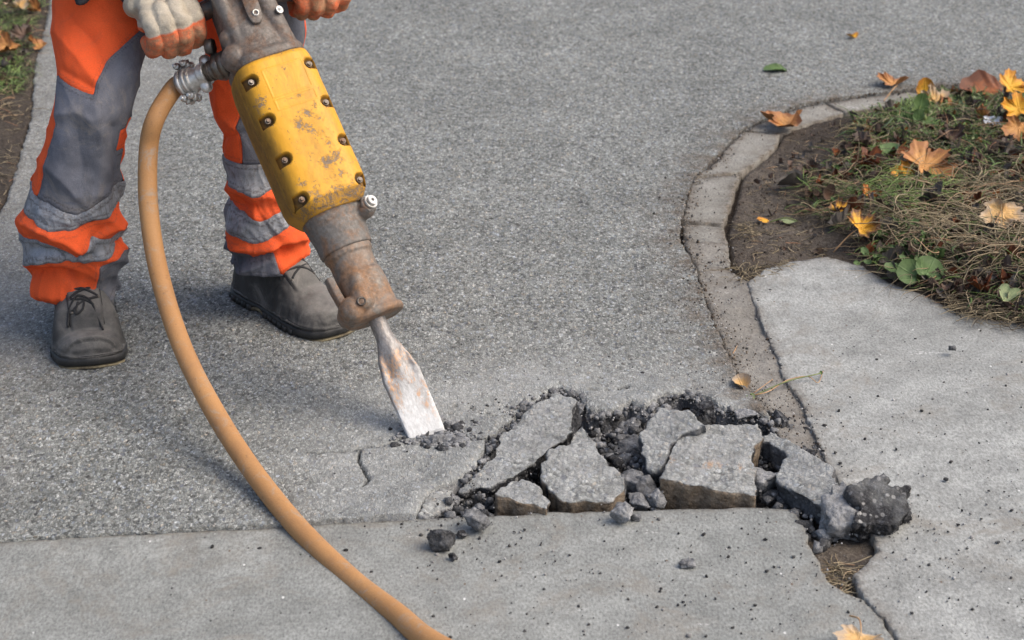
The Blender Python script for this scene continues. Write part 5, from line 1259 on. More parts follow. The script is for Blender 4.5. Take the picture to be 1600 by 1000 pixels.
# gloves -----------------------------------------------------------
m = M('dirty_work_glove', .85, spec=.25)
coat = m.attr('coat'); n = m.noise(30, 5, .75); f = m.noise(420, 3, .7)
co = m.ramp(m.noise(55, 4, .7), [(0.35, (0.27, 0.135, 0.075)), (0.65, (0.46, 0.25, 0.14))])
co = m.mix(m.ramp(n, [(0.42, 0.0), (0.60, .9)]), co, (0.66, 0.15, 0.06))
co = m.mix(m.ramp(m.noise(26, 5, .75), [(.50, 0), (.70, .8)]), co, (0.12, 0.085, 0.06))
ct = m.ramp(m.noise(20, 5, .7), [(0.3, (0.34, 0.29, 0.22)), (0.7, (0.52, 0.47, 0.385))])
cf = m.math('ADD', coat, m.math('MULTIPLY', m.math('SUBTRACT', n, .5), .5))
edge_ = m.ramp(cf, [(0.36, 0.0), (0.44, 1.0), (.56, 1.0), (.64, 0.0)])
col = m.mix(m.ramp(cf, [(0.44, 0.0), (0.50, 1.0)]), ct, co); col = m.mix(m.math('MULTIPLY', edge_, .55), col, (0.70, 0.13, 0.045))
col = m.mix(.5, col, m.ramp(f, [(.35, .8), (.65, 1.15)]), 'MULTIPLY')
G_mat = m.fin(col, normal=m.bump(m.math('ADD', f, m.math('MULTIPLY', n, 1.6)), .6, .0016))
def glove(C, bar, wrist, seed, label=None):
    """fist closed round a bar through C along `bar`; `wrist` is where the forearm arrives. Fingers wrap over the front and down under the bar."""
    b = nrm(bar); up = nrm((np.array(wrist) - C) - b * np.dot(np.array(wrist) - C, b)); fr = np.cross(b, up)
    if fr[1] > 0: fr = -fr                               # towards the viewer
    parts = []
    def pt(t, a, r): return C + b * t + (fr * math.cos(a) + up * math.sin(a)) * r
    rb_ = .0155
    specs = [(-.033, .0118, .90), (-.0115, .0128, 1.05), (.0105, .0130, 1.08), (.032, .0124, .96)]
    for j, (t, r, sc_) in enumerate(specs):
        angs = [R(12), R(-26), R(-64), R(-104), R(-150), R(-195)]; rad = [rb_ + r + .007, rb_ + r + .006 * sc_, rb_ + r + .0035, rb_ + r, rb_ + r - .001, rb_ + r - .004]
        jt = [pt(t + .002 * math.sin(j + seed), a, q * sc_) for a, q in zip(angs, rad)]
        rr_ = [r * 1.10, r * 1.12, r * 1.05, r * 1.0, r * .92, r * .82]
        for k in range(5): parts.append(capsule(jt[k], jt[k + 1], rr_[k], rr_[k + 1], 14))
    # back of the hand and palm
    for t in (-.028, -.006, .016, .031):
        parts.append(capsule(pt(t, R(26), rb_ + .018), C + b * t * .80 + up * .062 + fr * .022, .0130, .0175, 14))
        parts.append(capsule(pt(t, R(100), rb_ + .010), C + b * t * .75 + up * .060 + fr * .006, .0125, .015, 14))
    # thumb closes from the body-side under the bar
    tb_ = C + b * .036 + up * .030 - fr * .014
    q = [tb_, pt(.044, R(150), rb_ + .014), pt(.040, R(200), rb_ + .013), pt(.026, R(250), rb_ + .014)]
    for k in range(3): parts.append(capsule(q[k], q[k + 1], .0135 - .0012 * k, .0123 - .0012 * k, 14))
    wr = C + up * .048 + fr * .014; w2 = np.array(wrist); dd = nrm(w2 - wr)
    for t in (-.030, 0, .030): parts.append(capsule(C + b * t * .8 + up * .042 + fr * .014, wr + dd * .002 + b * t * 1.0, .020, .0215, 16))
    V, fs = vox(parts, .0019, 5); N = vnormals(V, fs)
    V += N * (.0020 * fbm(V * 75, 3, seed) + .0028 * (1 - 2 * np.abs(fbm(V * 38, 2, seed + 3))))[:, None]
    rel = (V - C) @ up; f_ = (V - C) @ fr
    coat_ = np.clip(.5 + (.010 - (V - C)[:, 2]) / .022 + .40 * ((V - C) @ b) / .04, 0, 1)
    g = pobj('glove', V, fs, G_mat, attrs=dict(coat=coat_))
    return wr + dd * .010, dd
LHw = LH; barw = nrm(RH - LH)
LC = b2w(lh); RC = b2w(rh)
LWR = LC + np.array([-.060, .070, .055]); RWR = RC + np.array([.03, .09, .07])
lw, ld = glove(LC, barw, LWR, 3)
rw, rd = glove(RC, barw, RWR, 9)

# body, arms and head: bent over the tool
HIP = np.array([at_y(285, 0, 3.05)[0], 3.10, .80]); CH = HIP + np.array([.0, -.26, .36]); NK = HIP + [.0, -.36, .47]; HD_ = HIP + [.0, -.46, .58]
SL = CH + np.array([-.19, .02, .03]); SR = CH + np.array([.19, .02, .03])
EL = (SL + lw) / 2 + np.array([-.12, .04, .0]); ER = (SR + rw) / 2 + np.array([.10, .04, .0])
prt = [capsule(HIP + [-.07, 0, -.06], HIP + [.07, 0, -.06], .125, .125, 24), capsule(HIP + [-.06, 0, 0], CH + [-.06, 0, 0], .125, .135, 24), capsule(HIP + [.06, 0, 0], CH + [.06, 0, 0], .125, .135, 24), capsule(SL, SR, .075, .075, 20), capsule(CH, NK, .085, .06, 20)]
for s_, e_, w_ in ((SL, EL, lw), (SR, ER, rw)):
    w_ = w_ + nrm(e_ - w_) * .012
    prt += [capsule(s_, e_, .07, .056, 20), capsule(e_, w_, .056, .040, 20), capsule(w_ + nrm(e_ - w_) * .03, w_, .042, .0395, 20)]
prt.append(capsule(at_y(124, 3, 2.875), at_y(150, -60, 2.93), .008, .034, 12))
V, fs = vox(prt, .006, 3); N = vnormals(V, fs); V += N * (.004 * fbm(V * 22, 3, 5) + .003 * (1 - 2 * np.abs(fbm(V * 14, 2, 6))))[:, None]
pobj('jacket', V, fs, C_ja)
# ribbed sleeve cuff over the left glove
for w_, e_ in ((lw, EL), (rw, ER)):
    d = nrm(e_ - w_); P = np.array([w_ - d * .004 + d * t for t in np.linspace(0, .05, 30)]); r_ = .0405 + .0010 * np.sin(np.linspace(0, 28, 30))
    V, fs = tube(P, r_ - .002, 40); pobj('cuff', V, fs, C_ja)
# neck and head with face, and a hard hat
m = M('weathered_skin', .55); C_sk = m.fin(m.ramp(m.noise(40, 4), [(.3, (.42, .22, .15)), (.7, (.55, .31, .22))]))
hd = nrm([0, -.45, -.35]); hu = nrm(np.array([0, -.35, .6]))
def hp3(x, f_, u_): return HD_ + np.array([x, 0, 0]) + hd * f_ + nrm(hu - hd * np.dot(hu, hd)) * u_
hp_parts = [ball(HD_, (.075, .095, .105), 24, 16), capsule(NK, HD_ - [0, 0, .03], .055, .055, 16), capsule(hp3(0, .05, -.06), hp3(0, .065, -.085), .045, .028, 14), capsule(hp3(0, .088, .0), hp3(0, .108, -.03), .010, .014, 10), capsule(hp3(-.02, .085, -.062), hp3(.02, .085, -.062), .009, .009, 8),
            capsule(hp3(-.078, 0, .01), hp3(-.08, .0, -.03), .012, .009, 8), capsule(hp3(.078, 0, .01), hp3(.08, .0, -.03), .012, .009, 8)]
V, fs = vox(hp_parts, .004, 3); pobj('head', V, fs, C_sk)
m = M('hard_hat_plastic', .35); C_hat = m.fin((.75, .2, .02))
uu = nrm(hu - hd * np.dot(hu, hd)); ringsh = []
for a in np.linspace(0, 88, 10):
    th = np.linspace(0, 2 * math.pi, 36, endpoint=False); ringsh.append(HD_ + uu * (.03 + .105 * math.sin(R(a))) + (.098 if a > 0 else .125) * math.cos(R(a)) * (np.array([.92, 0, 0]) * np.cos(th)[:, None] + hd * 1.12 * np.sin(th)[:, None]))
V, fs = loft(ringsh); pobj('hard_hat', V, fs, C_hat)
# ================================================================== VEGETATION AND LEAVES
def leafmat(name, inner, outer, spot=(0.05, 0.025, 0.012), trans=0.25, sp_amt=.7, rough=.6):
    m = M(name, rough, spec=.35)
    n = m.noise(45, 5, .75, dist=.4); r = m.attr('rad'); f = m.noise(350, 3, .7)
    t = m.math('ADD', r, m.math('MULTIPLY', m.math('SUBTRACT', n, .5), 1.3))
    col = m.mix(m.ramp(t, [(0.45, 0.0), (0.85, 1.0)]), inner, outer)
    col = m.mix(.6, col, m.ramp(f, [(.3, .7), (.7, 1.25)]), 'MULTIPLY')
    col = m.mix(m.math('MULTIPLY', m.ramp(m.noise(90, 4, .8), [(0.58, 0.0), (0.68, 1.0)]), sp_amt), col, spot)
    col = m.mix(m.math('MULTIPLY', m.attr('vein'), .45), col, tuple(min(1, x * 1.35 + .05) for x in inner))
    m.fin(col, normal=m.bump(m.math('ADD', m.attr('vein'), m.math('MULTIPLY', n, .6)), .5, .0012))
    m.b.inputs['Subsurface Weight'].default_value = 0.0
    return m.m
LM = dict(yellow=leafmat('yellow_leaf', (0.62, 0.33, 0.025), (0.50, 0.21, 0.025)), tan=leafmat('tan_leaf', (0.45, 0.22, 0.065), (0.30, 0.13, 0.05)),
          mixed=leafmat('yellow_brown_leaf', (0.64, 0.33, 0.025), (0.15, 0.075, 0.04)), pale=leafmat('pale_dry_leaf', (0.52, 0.32, 0.12), (0.38, 0.29, 0.20), sp_amt=.4),
          brown=leafmat('brown_leaf', (0.120, 0.070, 0.046), (0.065, 0.045, 0.035)), rust=leafmat('rust_leaf', (0.26, 0.075, 0.018), (0.11, 0.035, 0.015)), dull=leafmat('dull_grey_leaf', (0.132, 0.112, 0.095), (0.078, 0.068, 0.058)),
          green=leafmat('green_leaf', (0.089, 0.150, 0.045), (0.069, 0.116, 0.035), spot=(0.05, .06, .02), sp_amt=.4), palegreen=leafmat('pale_green_leaf', (0.236, 0.276, 0.135), (0.189, 0.230, 0.109), sp_amt=.3), orange=leafmat('orange_leaf', (0.52, 0.22, 0.04), (0.36, 0.13, 0.035)))
m = M('leaf_stalk', .6); A_stalk = m.fin(m.ramp(m.noise(60), [(.35, (0.30, 0.16, 0.07)), (.65, (0.48, 0.30, 0.15))]))
m = M('green_stalk', .6); A_gst = m.fin(m.ramp(m.noise(60), [(.35, (0.09, 0.13, 0.03)), (.65, (0.17, 0.20, 0.06))]))
half = [(0, 1), (.05, .86), (.13, .80), (.24, .80), (.23, .68), (.25, .58), (.28, .54), (.36, .60), (.42, .53), (.52, .68), (.64, .72), (.66, .58), (.76, .48), (.88, .44), (.78, .34), (.78, .24), (.66, .16), (.58, .08), (.58, .00), (.70, -.08), (.62, -.16), (.46, -.18), (.36, -.28), (.20, -.22), (.06, -.12)]
MAPLE = np.array(half + [(0, -.08)] + [(-x, y) for x, y in half[:0:-1]])
th = np.linspace(0, 2 * math.pi, 44, endpoint=False); OVAL = np.stack([.42 * np.sin(th) * (1 + .04 * np.cos(9 * th)), .45 + .55 * np.cos(th)], 1)
ROUND = np.stack([.62 * np.sin(th) * (1 - .0 * np.cos(th)), .40 + .58 * np.cos(th) - .28 * np.exp(-((th - math.pi) / .35) ** 2) * -1], 1)
FAN = np.stack([.6 * np.sin(th) * np.clip(.15 + .5 * (1 + np.cos(th)), 0, 1) ** .7, .45 + .5 * np.cos(th) - .25 * np.exp(-(np.minimum(th, 2 * math.pi - th) / .25) ** 2)], 1)
def leaf_verts(out, size, curl, fold, seed, K=8, sub=2):
    O = out.copy()
    if sub > 1: O = np.vstack([O[i] + (np.roll(O, -1, 0)[i] - O[i]) * t for i in range(len(O)) for t in np.linspace(0, 1, sub, endpoint=False)])
    O = O + .018 * np.stack([fbm(np.column_stack([O * 6, np.full(len(O), seed)]), 2, seed), fbm(np.column_stack([O * 6 + 9, np.full(len(O), seed)]), 2, seed)], 1)
    c = np.array([0, .14]); ks = np.linspace(0.02, 1, K); P = np.vstack([c + (O - c) * k for k in ks]); rad = np.repeat(ks, len(O))
    n = len(O); i, j = np.meshgrid(np.arange(K - 1), np.arange(n), indexing='ij'); i = i.ravel(); j = j.ravel(); k2 = (j + 1) % n
    Q = np.stack([i * n + j, i * n + k2, (i + 1) * n + k2, (i + 1) * n + j], 1)
    x, y = P[:, 0], P[:, 1]
    ve = np.zeros(len(P))
    for tx, ty in ((0, 1), (.86, .46), (-.86, .46), (.64, .68), (-.64, .68), (.68, -.1), (-.68, -.1)):
        a = np.array([0, -.08]); b = np.array([tx, ty]) - a; t = np.clip(((P - a) @ b) / (b @ b), 0, 1); d = np.hypot(*(P - a - t[:, None] * b).T); ve = np.maximum(ve, np.exp(-(d / .022) ** 2) * (1 - .6 * t))
    z = curl * (rad ** 2) * (.6 + .5 * np.cos(2 * np.arctan2(y - .14, x) + seed)) + fold * np.abs(x) * .9 + .12 * fbm(np.column_stack([x * 2.2, y * 2.2, np.full(len(P), seed)]), 2, seed) * rad + .03 * ve - .5 * curl * (rad > .8) * (rad - .8) * np.sin(5 * np.arctan2(y, x) + seed)
    # rolling of the edges shortens the plan
    P2 = c + (P - c) * (1 - .25 * abs(curl) * rad[:, None])
    V = np.column_stack([P2, z]) * size
    return V, Q, rad, ve
def place_leaf(px, py, w_px, ang, mat, label, shape='maple', curl=.25, fold=.15, tilt=(0, 0), z=0.004, seed=1, stalk=None, name='fallen_leaf', cat='leaf', gz=None):
    sh = dict(maple=MAPLE, oval=OVAL, round=ROUND, fan=FAN)[shape]
    p = on_ground(px, py, z); p = on_ground(px, py, max(z, soil_z(p[0], p[1]) + z if gz is None else gz))
    dep = project(p)[2]; size = w_px * 1.22 / F * dep / (1.55 if shape == 'maple' else .9 if shape == 'oval' else 1.15)
    V, Q, rad, ve = leaf_verts(sh, size, curl, fold, seed, K=8 if w_px > 22 else 5, sub=2 if w_px > 22 else 1)
    V -= [0, .3 * size, 0]
    rot = Matrix.Rotation(R(ang), 3, 'Z'); tl_ = Matrix.Rotation(R(tilt[0]), 3, 'X') @ Matrix.Rotation(R(tilt[1]), 3, 'Y')
    A = np.array(tl_ @ rot).T; V = V @ A; V[:, 2] -= np.percentile(V[:, 2], 12)
    o = obj(name, V, [Q], LM[mat], attrs=dict(rad=rad, vein=ve)); o.location = p
    if stalk:
        b = np.array([0, -.08 * size - .3 * size, .02 * size]) @ A; b[2] = max(b[2] - np.percentile(V[:, 2], 0) * 0, .001)
        e = on_ground(stalk[0], stalk[1], .006 + max(0, soil_z(*on_ground(*stalk)[:2]))) - p; mid = (b + e) / 2 + [0.004, 0, .008]
        Vt, ft = tube(smooth_path([b, mid, e], 12), np.linspace(.0009, .0013, 12), 6); obj('leaf_stalk', Vt, ft, A_stalk if mat not in ('green', 'palegreen') else A_gst, o)
    return tag(o, label, cat)
L_ = place_leaf
L_(1395, 130, 46, 20, 'tan', 'curled yellow-tan leaf lying on the road just above the kerb arc, stalk hanging down', seed=2, curl=.35, fold=.15, stalk=(1381, 158), gz=.012)
L_(1222, 194, 72, 80, 'tan', 'big curled brown-orange leaf lying across the curved kerb stones', seed=3, curl=.35, fold=.15, gz=.010)
L_(1452, 262, 80, -60, 'tan', 'largest flat tan leaf in the middle of the grass bed', seed=4, curl=.2, fold=.1, z=.035, tilt=(28, -6))
L_(1408, 277, 44, 60, 'yellow', 'small bright yellow leaf touching the left side of the largest tan leaf', seed=5, curl=.3, z=.026, tilt=(18, 10))
L_(1584, 136, 46, -70, 'yellow', 'bright yellow leaf at the right edge of the picture on top of the bed', seed=6, curl=.2, z=.055, tilt=(30, 0))
L_(1590, 172, 50, 10, 'yellow', 'golden leaf standing upright below the bright yellow one at the right edge', seed=7, curl=.3, z=.035, tilt=(62, 0))
L_(1592, 208, 48, 170, 'tan', 'tan leaf hanging lowest in the right-edge leaf stack, with a long stalk', seed=8, curl=.3, z=.030, tilt=(45, 0), stalk=(1512, 200))
L_(1567, 342, 62, 175, 'pale', 'pale pinkish dry leaf with a long stalk at the lower right of the bed', seed=9, curl=.25, z=.030, tilt=(38, 0), stalk=(1532, 390))
L_(1312, 328, 32, 15, 'mixed', 'small yellow and brown leaf on the left side of the grass tangle', seed=10, curl=.3, z=.020, tilt=(35, 10))
L_(1350, 356, 50, -50, 'mixed', 'yellow-centred leaf with burnt edges and a stalk pointing down left', seed=11, curl=.35, z=.022, tilt=(35, -5), stalk=(1302, 394))
L_(1361, 306, 30, -40, 'orange', 'small crumpled orange leaf right of the small yellow and brown leaf', seed=12, curl=.5, z=.022, tilt=(30, 0))
L_(1545, 316, 34, 30, 'orange', 'orange curled leaf half hidden in grass above the pale dry leaf', seed=13, curl=.6, z=.020, tilt=(20, 0))
L_(1455, 318, 52, 100, 'dull', 'dull brown crumpled leaf below the largest tan leaf', seed=14, curl=.6, z=.018)
L_(1460, 158, 46, 20, 'pale', 'light tan curled leaf beside the green weed at the top of the bed', seed=15, curl=.5, z=.022, tilt=(30, 0))
L_(1445, 152, 26, 5, 'yellow', 'narrow golden leaf standing behind the green weed', shape='oval', seed=16, curl=.2, z=.02, tilt=(70, 0))
L_(1545, 146, 52, 86, 'rust', 'long rusty red-brown leaf along the back edge of the bed', shape='oval', seed=17, curl=.2, fold=.4, z=.006, tilt=(4, 0))
L_(1332, 57, 17, 10, 'yellow', 'single tiny yellow leaf out on the far road', seed=18, curl=.35, gz=.010)
L_(1216, 110, 26, 85, 'green', 'dark green folded leaf lying flat on the road', shape='oval', seed=19, curl=.1, fold=.22, gz=.008)
L_(1342, 1003, 64, 160, 'pale', 'tan star-shaped leaf at the bottom edge by the slab crack', seed=20, curl=.2, gz=.012, stalk=(1328, 962))
L_(1236, 347, 26, 95, 'palegreen', 'pale green fan leaf on the bare soil, stalk to the left', shape='fan', seed=21, curl=.1, z=.006, stalk=(1203, 347))
L_(1195, 346, 15, 70, 'yellow', 'tiny yellow leaf at the end of the pale green fan leaf stalk', shape='oval', seed=22, curl=.2, z=.006)
L_(1572, 466, 34, -35, 'palegreen', 'pale green two-lobed leaf at the lower right rim of the bed', shape='fan', seed=23, curl=.15, z=.020, tilt=(30, 0), stalk=(1532, 470))
L_(1386, 238, 26, -50, 'green', 'green and brown leaf scrap above the small bright yellow leaf', shape='oval', seed=24, curl=.3, z=.02, tilt=(20, 0))
L_(1342, 230, 44, 80, 'brown', 'dark brown wet leaf at the left fringe of the grass', seed=25, curl=.5, z=.008)
L_(1345, 200, 28, 30, 'tan', 'faded tan leaf low in the grass above the dark brown wet leaf', seed=26, curl=.5, z=.010, tilt=(20, 0))
L_(1530, 452, 46, 80, 'rust', 'reddish brown leaf scrap beside the pale green two-lobed leaf', seed=27, curl=.6, z=.014)
L_(1285, 268, 40, 85, 'dull', 'grey-brown folded leaf on the soil at the left of the grass', seed=28, curl=.5, z=.006)
L_(1320, 246, 30, 20, 'dull', 'small grey leaf near the dark brown wet leaf', seed=29, curl=.4, z=.008)
L_(1420, 305, 40, 10, 'brown', 'brown leaf under the small bright yellow leaf', seed=30, curl=.5, z=.014)
L_(1485, 215, 36, 15, 'brown', 'dark leaf sunk in the grass above the largest tan leaf', seed=31, curl=.5, z=.018, tilt=(35, 0))
L_(1240, 290, 34, 95, 'dull', 'thin dull leaf at the edge of the bare soil patch', shape='oval', seed=32, curl=.4, fold=.4, z=.005)
L_(12, 78, 44, 150, 'tan', 'tan leaf with yellow tip in the grass verge at the far left', seed=33, curl=.45, z=.020, tilt=(25, 0))
L_(34, 55, 36, 60, 'brown', 'brown leaf behind the tan leaf in the left verge', seed=34, curl=.5, z=.020, tilt=(20, 0))
L_(62, 74, 26, 80, 'tan', 'orange-brown leaf at the road side of the left verge', seed=35, curl=.5, z=.014, tilt=(10, 0))
L_(28, 10, 34, 20, 'pale', 'faded leaf at the very top of the left verge', seed=36, curl=.4, z=.02, tilt=(10, 0))
L_(1159, 603, 26, 15, 'pale', 'dry beige leaf stuck in the gutter strip weed', shape='oval', seed=37, curl=.3, gz=.006, tilt=(25, 0))
L_(1386, 268, 24, 60, 'brown', 'small brown leaf at the far left tip of the bright yellow leaf', seed=38, curl=.5, z=.012)
L_(1510, 395, 30, 40, 'brown', 'curled brown leaf in the tangle above the slab edge', seed=39, curl=.6, z=.016)

# strands ------------------------------------------------------------
m = M('dry_stems', .7); t = m.attr('tint'); A_dry = m.fin(m.mix(.5, m.ramp(t, [(0, (0.035, 0.024, 0.015)), (0.3, (0.10, 0.075, 0.045)), (0.6, (0.23, 0.185, 0.11)), (0.85, (0.36, 0.29, 0.18)), (1, (0.30, 0.14, 0.07))]), m.ramp(m.noise(90), [(.3, .7), (.7, 1.2)]), 'MULTIPLY'))
m = M('green_blades', .6); t = m.attr('tint'); A_grn = m.fin(m.ramp(t, [(0, (0.04, 0.065, 0.018)), (0.4, (0.085, 0.14, 0.03)), (0.75, (0.15, 0.23, 0.05)), (1, (0.25, 0.30, 0.10))]))
def in_px(poly, n, rs):
    poly = np.array(poly, float); mn, mx = poly.min(0), poly.max(0); out = []
    while len(out) < n:
        q = rs.uniform(mn, mx, (n * 2, 2)); q = q[inside(q, poly)]; out += list(q)
    return np.array(out[:n])
def strands(name, spots, length, lift, rad, mat, seed, segs=7, lie=0.5, wig=.35, tint=(0, 1), base_z=0.0, nz=3, aim=None, flat=False):
    rs = np.random.RandomState(seed); n = len(spots); B = np.array([on_ground(a, b)[:2] for a, b in spots])
    z0 = np.array([soil_z(x, y) for x, y in B]); z0 = np.maximum(z0, -.012) + base_z
    Ln = length * rs.uniform(.45, 1.35, n); hd = rs.uniform(0, 2 * math.pi, n) if aim is None else rs.normal(aim, .9, n)
    t = np.linspace(0, 1, segs); el0 = rs.uniform(0.25, 1.3, n) * (1 - lie) + .1
    bend = rs.normal(0, wig * 2.2, n); P = np.zeros((n, segs, 3)); cur = np.column_stack([B, z0]); P[:, 0] = cur
    az = hd.copy(); el = el0 * 1.3
    zoff = np.abs(rs.normal(0, lift, n)); P[:, 0, 2] += zoff * lie
    for k in range(1, segs):
        az = az + bend / segs + rs.normal(0, wig, n) * .6; el = el - (el0 * (1.0 + 1.2 * lie)) / segs * 1.6 + rs.normal(0, .12, n)
        st = Ln / segs; P[:, k] = P[:, k - 1] + np.column_stack([np.cos(az) * np.cos(el), np.sin(az) * np.cos(el), np.sin(el)]) * st[:, None]
        gz_ = z0 + .001; P[:, k, 2] = np.maximum(P[:, k, 2], gz_)
    T = np.gradient(P, axis=1); T /= np.linalg.norm(T, axis=2)[..., None] + 1e-9
    A = np.cross(T, [0.1, 0.2, 1.0]); A /= np.linalg.norm(A, axis=2)[..., None] + 1e-9; Bn = np.cross(T, A)
    r = (rad * rs.uniform(.6, 1.4, n))[:, None] * np.interp(t, [0, .7, 1], [1, .8, .25])[None]
    th = np.linspace(0, 2 * math.pi, nz, endpoint=False); fl = .35 if flat else 1.0
    V = P[:, :, None] + r[:, :, None, None] * (A[:, :, None] * np.cos(th)[:, None] * (1.6 if flat else 1) + Bn[:, :, None] * np.sin(th)[:, None] * fl)
    i, j = np.meshgrid(np.arange(segs - 1), np.arange(nz), indexing='ij'); i = i.ravel(); j = j.ravel(); kk = (j + 1) % nz
    Q = np.stack([i * nz + j, i * nz + kk, (i + 1) * nz + kk, (i + 1) * nz + j], 1)
    Fq = (Q[None] + (np.arange(n) * segs * nz)[:, None, None]).reshape(-1, 4)
    tn = np.repeat(np.clip(rs.uniform(tint[0], tint[1], n), 0, 1), segs * nz)
    o = obj(name, V.reshape(-1, 3), [Fq], mat, attrs=dict(tint=tn)); o['kind'] = 'stuff'; return o
rs = np.random.RandomState(21)
tangle = [(1300, 268), (1360, 225), (1480, 215), (1640, 205), (1660, 515), (1560, 505), (1500, 480), (1440, 458), (1385, 436), (1345, 408), (1310, 372), (1262, 345), (1250, 300)]
greenz = [(1325, 235), (1335, 200), (1400, 166), (1440, 146), (1520, 136), (1640, 124), (1640, 250), (1480, 250), (1380, 262)]
strands('dry_stem_tangle', in_px(tangle, 3400, rs), .085, .014, .00075, A_dry, 1, segs=9, lie=.82, wig=.42)
strands('dry_stem_tangle', in_px([(1390, 330), (1640, 310), (1640, 470), (1480, 440), (1380, 400)], 700, rs), .13, .022, .00095, A_dry, 2, segs=12, lie=.75, wig=.34, tint=(.35, .95), base_z=.006)
strands('green_grass', in_px(tangle, 1500, rs), .060, .012, .0008, A_grn, 3, lie=.6, tint=(0.1, .85), base_z=.004)
strands('green_grass', in_px([(1330, 350), (1345, 318), (1400, 308), (1460, 320), (1470, 350), (1400, 372)], 560, rs), .075, .014, .0009, A_grn, 4, segs=9, lie=.7, tint=(.45, 1), base_z=.010, aim=.3)
strands('green_grass', in_px(greenz, 2600, rs), .045, .010, .0010, A_grn, 5, lie=.2, tint=(0, .95), flat=True)
strands('dry_stem_tangle', in_px(greenz, 700, rs), .06, .010, .0008, A_dry, 6, lie=.5)
strands('green_grass', in_px([(1398, 215), (1405, 180), (1440, 172), (1462, 200), (1440, 232)], 260, rs), .055, .006, .0013, A_grn, 7, lie=.0, tint=(.5, .95), flat=True)
strands('fine_roots', in_px([(1150, 380), (1170, 280), (1230, 232), (1320, 190), (1360, 230), (1260, 330), (1300, 400), (1180, 438)], 420, rs), .035, .002, .0006, A_dry, 8, lie=.97)
strands('fine_roots', in_px([(1140, 442), (1150, 415), (1200, 420), (1290, 402), (1240, 415), (1175, 440)], 120, rs), .04, .004, .0007, A_dry, 9, lie=.8, tint=(.2, .8))
strands('straw', in_px([(1283, 868), (1345, 872), (1350, 915), (1330, 925), (1300, 915)], 60, rs), .045, .003, .0008, A_dry, 10, lie=.93, tint=(.5, .95))
strands('straw', in_px([(1145, 350), (1182, 352), (1190, 378), (1150, 372)], 60, rs), .035, .004, .0007, A_dry, 11, lie=.8, tint=(.2, .9))
strands('straw', in_px([(1060, 385), (1095, 388), (1090, 405), (1065, 402)], 35, rs), .022, .003, .0006, A_dry, 12, lie=.7, tint=(.3, .9))
strands('straw', in_px([(1088, 440), (1118, 445), (1118, 470), (1092, 465)], 55, rs), .028, .003, .0006, A_dry, 13, lie=.7, tint=(.2, .9))
strands('straw', in_px([(1075, 345), (1080, 290), (1110, 262), (1160, 205), (1200, 185), (1185, 200), (1130, 240), (1085, 300)], 90, rs), .022, .002, .0006, A_dry, 14, lie=.9)
strands('green_grass', in_px([(-30, 150), (-30, -20), (90, -20), (60, 20), (44, 70), (45, 100), (40, 150)], 1100, rs), .05, .008, .0010, A_grn, 15, lie=.45, tint=(.1, 1), flat=True)
strands('dry_stem_tangle', in_px([(-30, 200), (-30, -20), (90, -20), (70, 60), (48, 190)], 600, rs), .05, .006, .0008, A_dry, 16, lie=.8)
strands('fine_roots', in_px([(-60, 420), (-30, 180), (48, 190), (20, 300), (0, 340)], 250, rs), .03, .002, .0007, A_dry, 17, lie=.95)
strands('fringe_stems', in_px([(1470, 478), (1510, 482), (1600, 505), (1640, 520), (1560, 518), (1500, 502)], 200, rs), .05, .004, .0007, A_dry, 18, lie=.93, base_z=.012, tint=(0, .8))

strands('grass_blades', in_px(tangle, 420, rs), .06, .010, .0017, A_grn, 31, segs=8, lie=.6, tint=(0, .7), flat=True, base_z=.006)
strands('grass_blades', in_px(greenz, 520, rs), .05, .008, .0019, A_grn, 32, segs=8, lie=.25, tint=(0, .8), flat=True)
# decaying litter, too broken to count
def litter(name, spots, size, mats, seed, zoff=.003):
    rs = np.random.RandomState(seed); Vs = []; Qs = []; ra = []; ve = []; off = 0; mi = []
    for k, (a, b) in enumerate(spots):
        V, Q, r_, v_ = leaf_verts([MAPLE, OVAL][rs.randint(2)], size * rs.uniform(.5, 1.3), rs.uniform(.3, .9), rs.uniform(0, .6), k, K=4, sub=1)
        A = np.array(Matrix.Rotation(rs.uniform(-.7, .7), 3, 'X') @ Matrix.Rotation(rs.uniform(-.6, .6), 3, 'Y') @ Matrix.Rotation(rs.uniform(0, 6.28), 3, 'Z')).T
        V = V @ A; p = on_ground(a, b); V += [p[0], p[1], max(soil_z(p[0], p[1]), -.01) + zoff + abs(rs.normal(0, .006)) - V[:, 2].mean() * .5]
        Vs.append(V); Qs.append(Q + off); off += len(V); ra.append(r_); ve.append(v_); mi.append(np.full(len(Q), rs.choice(len(mats))))
    o = link(name, make_mesh(name, np.vstack(Vs), [np.vstack(Qs)], mats=mats, midx=np.concatenate(mi), attrs=dict(rad=np.concatenate(ra), vein=np.concatenate(ve)))); o['kind'] = 'stuff'; return o
litter('leaf_litter', in_px(tangle + [], 420, rs), .028, [LM['brown'], LM['dull'], LM['brown'], LM['rust']], 5)
litter('leaf_litter', in_px(greenz, 90, rs), .022, [LM['brown'], LM['dull'], LM['tan']], 6)
litter('leaf_litter', in_px([(1180, 300), (1240, 225), (1320, 195), (1350, 260), (1270, 330), (1300, 395), (1200, 425)], 40, rs), .012, [LM['brown'], LM['dull']], 7, zoff=.001)
litter('leaf_litter', in_px([(-40, 160), (-40, -20), (70, -20), (52, 90)], 50, rs), .024, [LM['brown'], LM['tan'], LM['dull']], 8)
litter('leaf_litter', in_px([(1450, 470), (1560, 500), (1640, 525), (1640, 470), (1500, 455)], 70, rs), .018, [LM['brown'], LM['dull']], 9, zoff=.010)
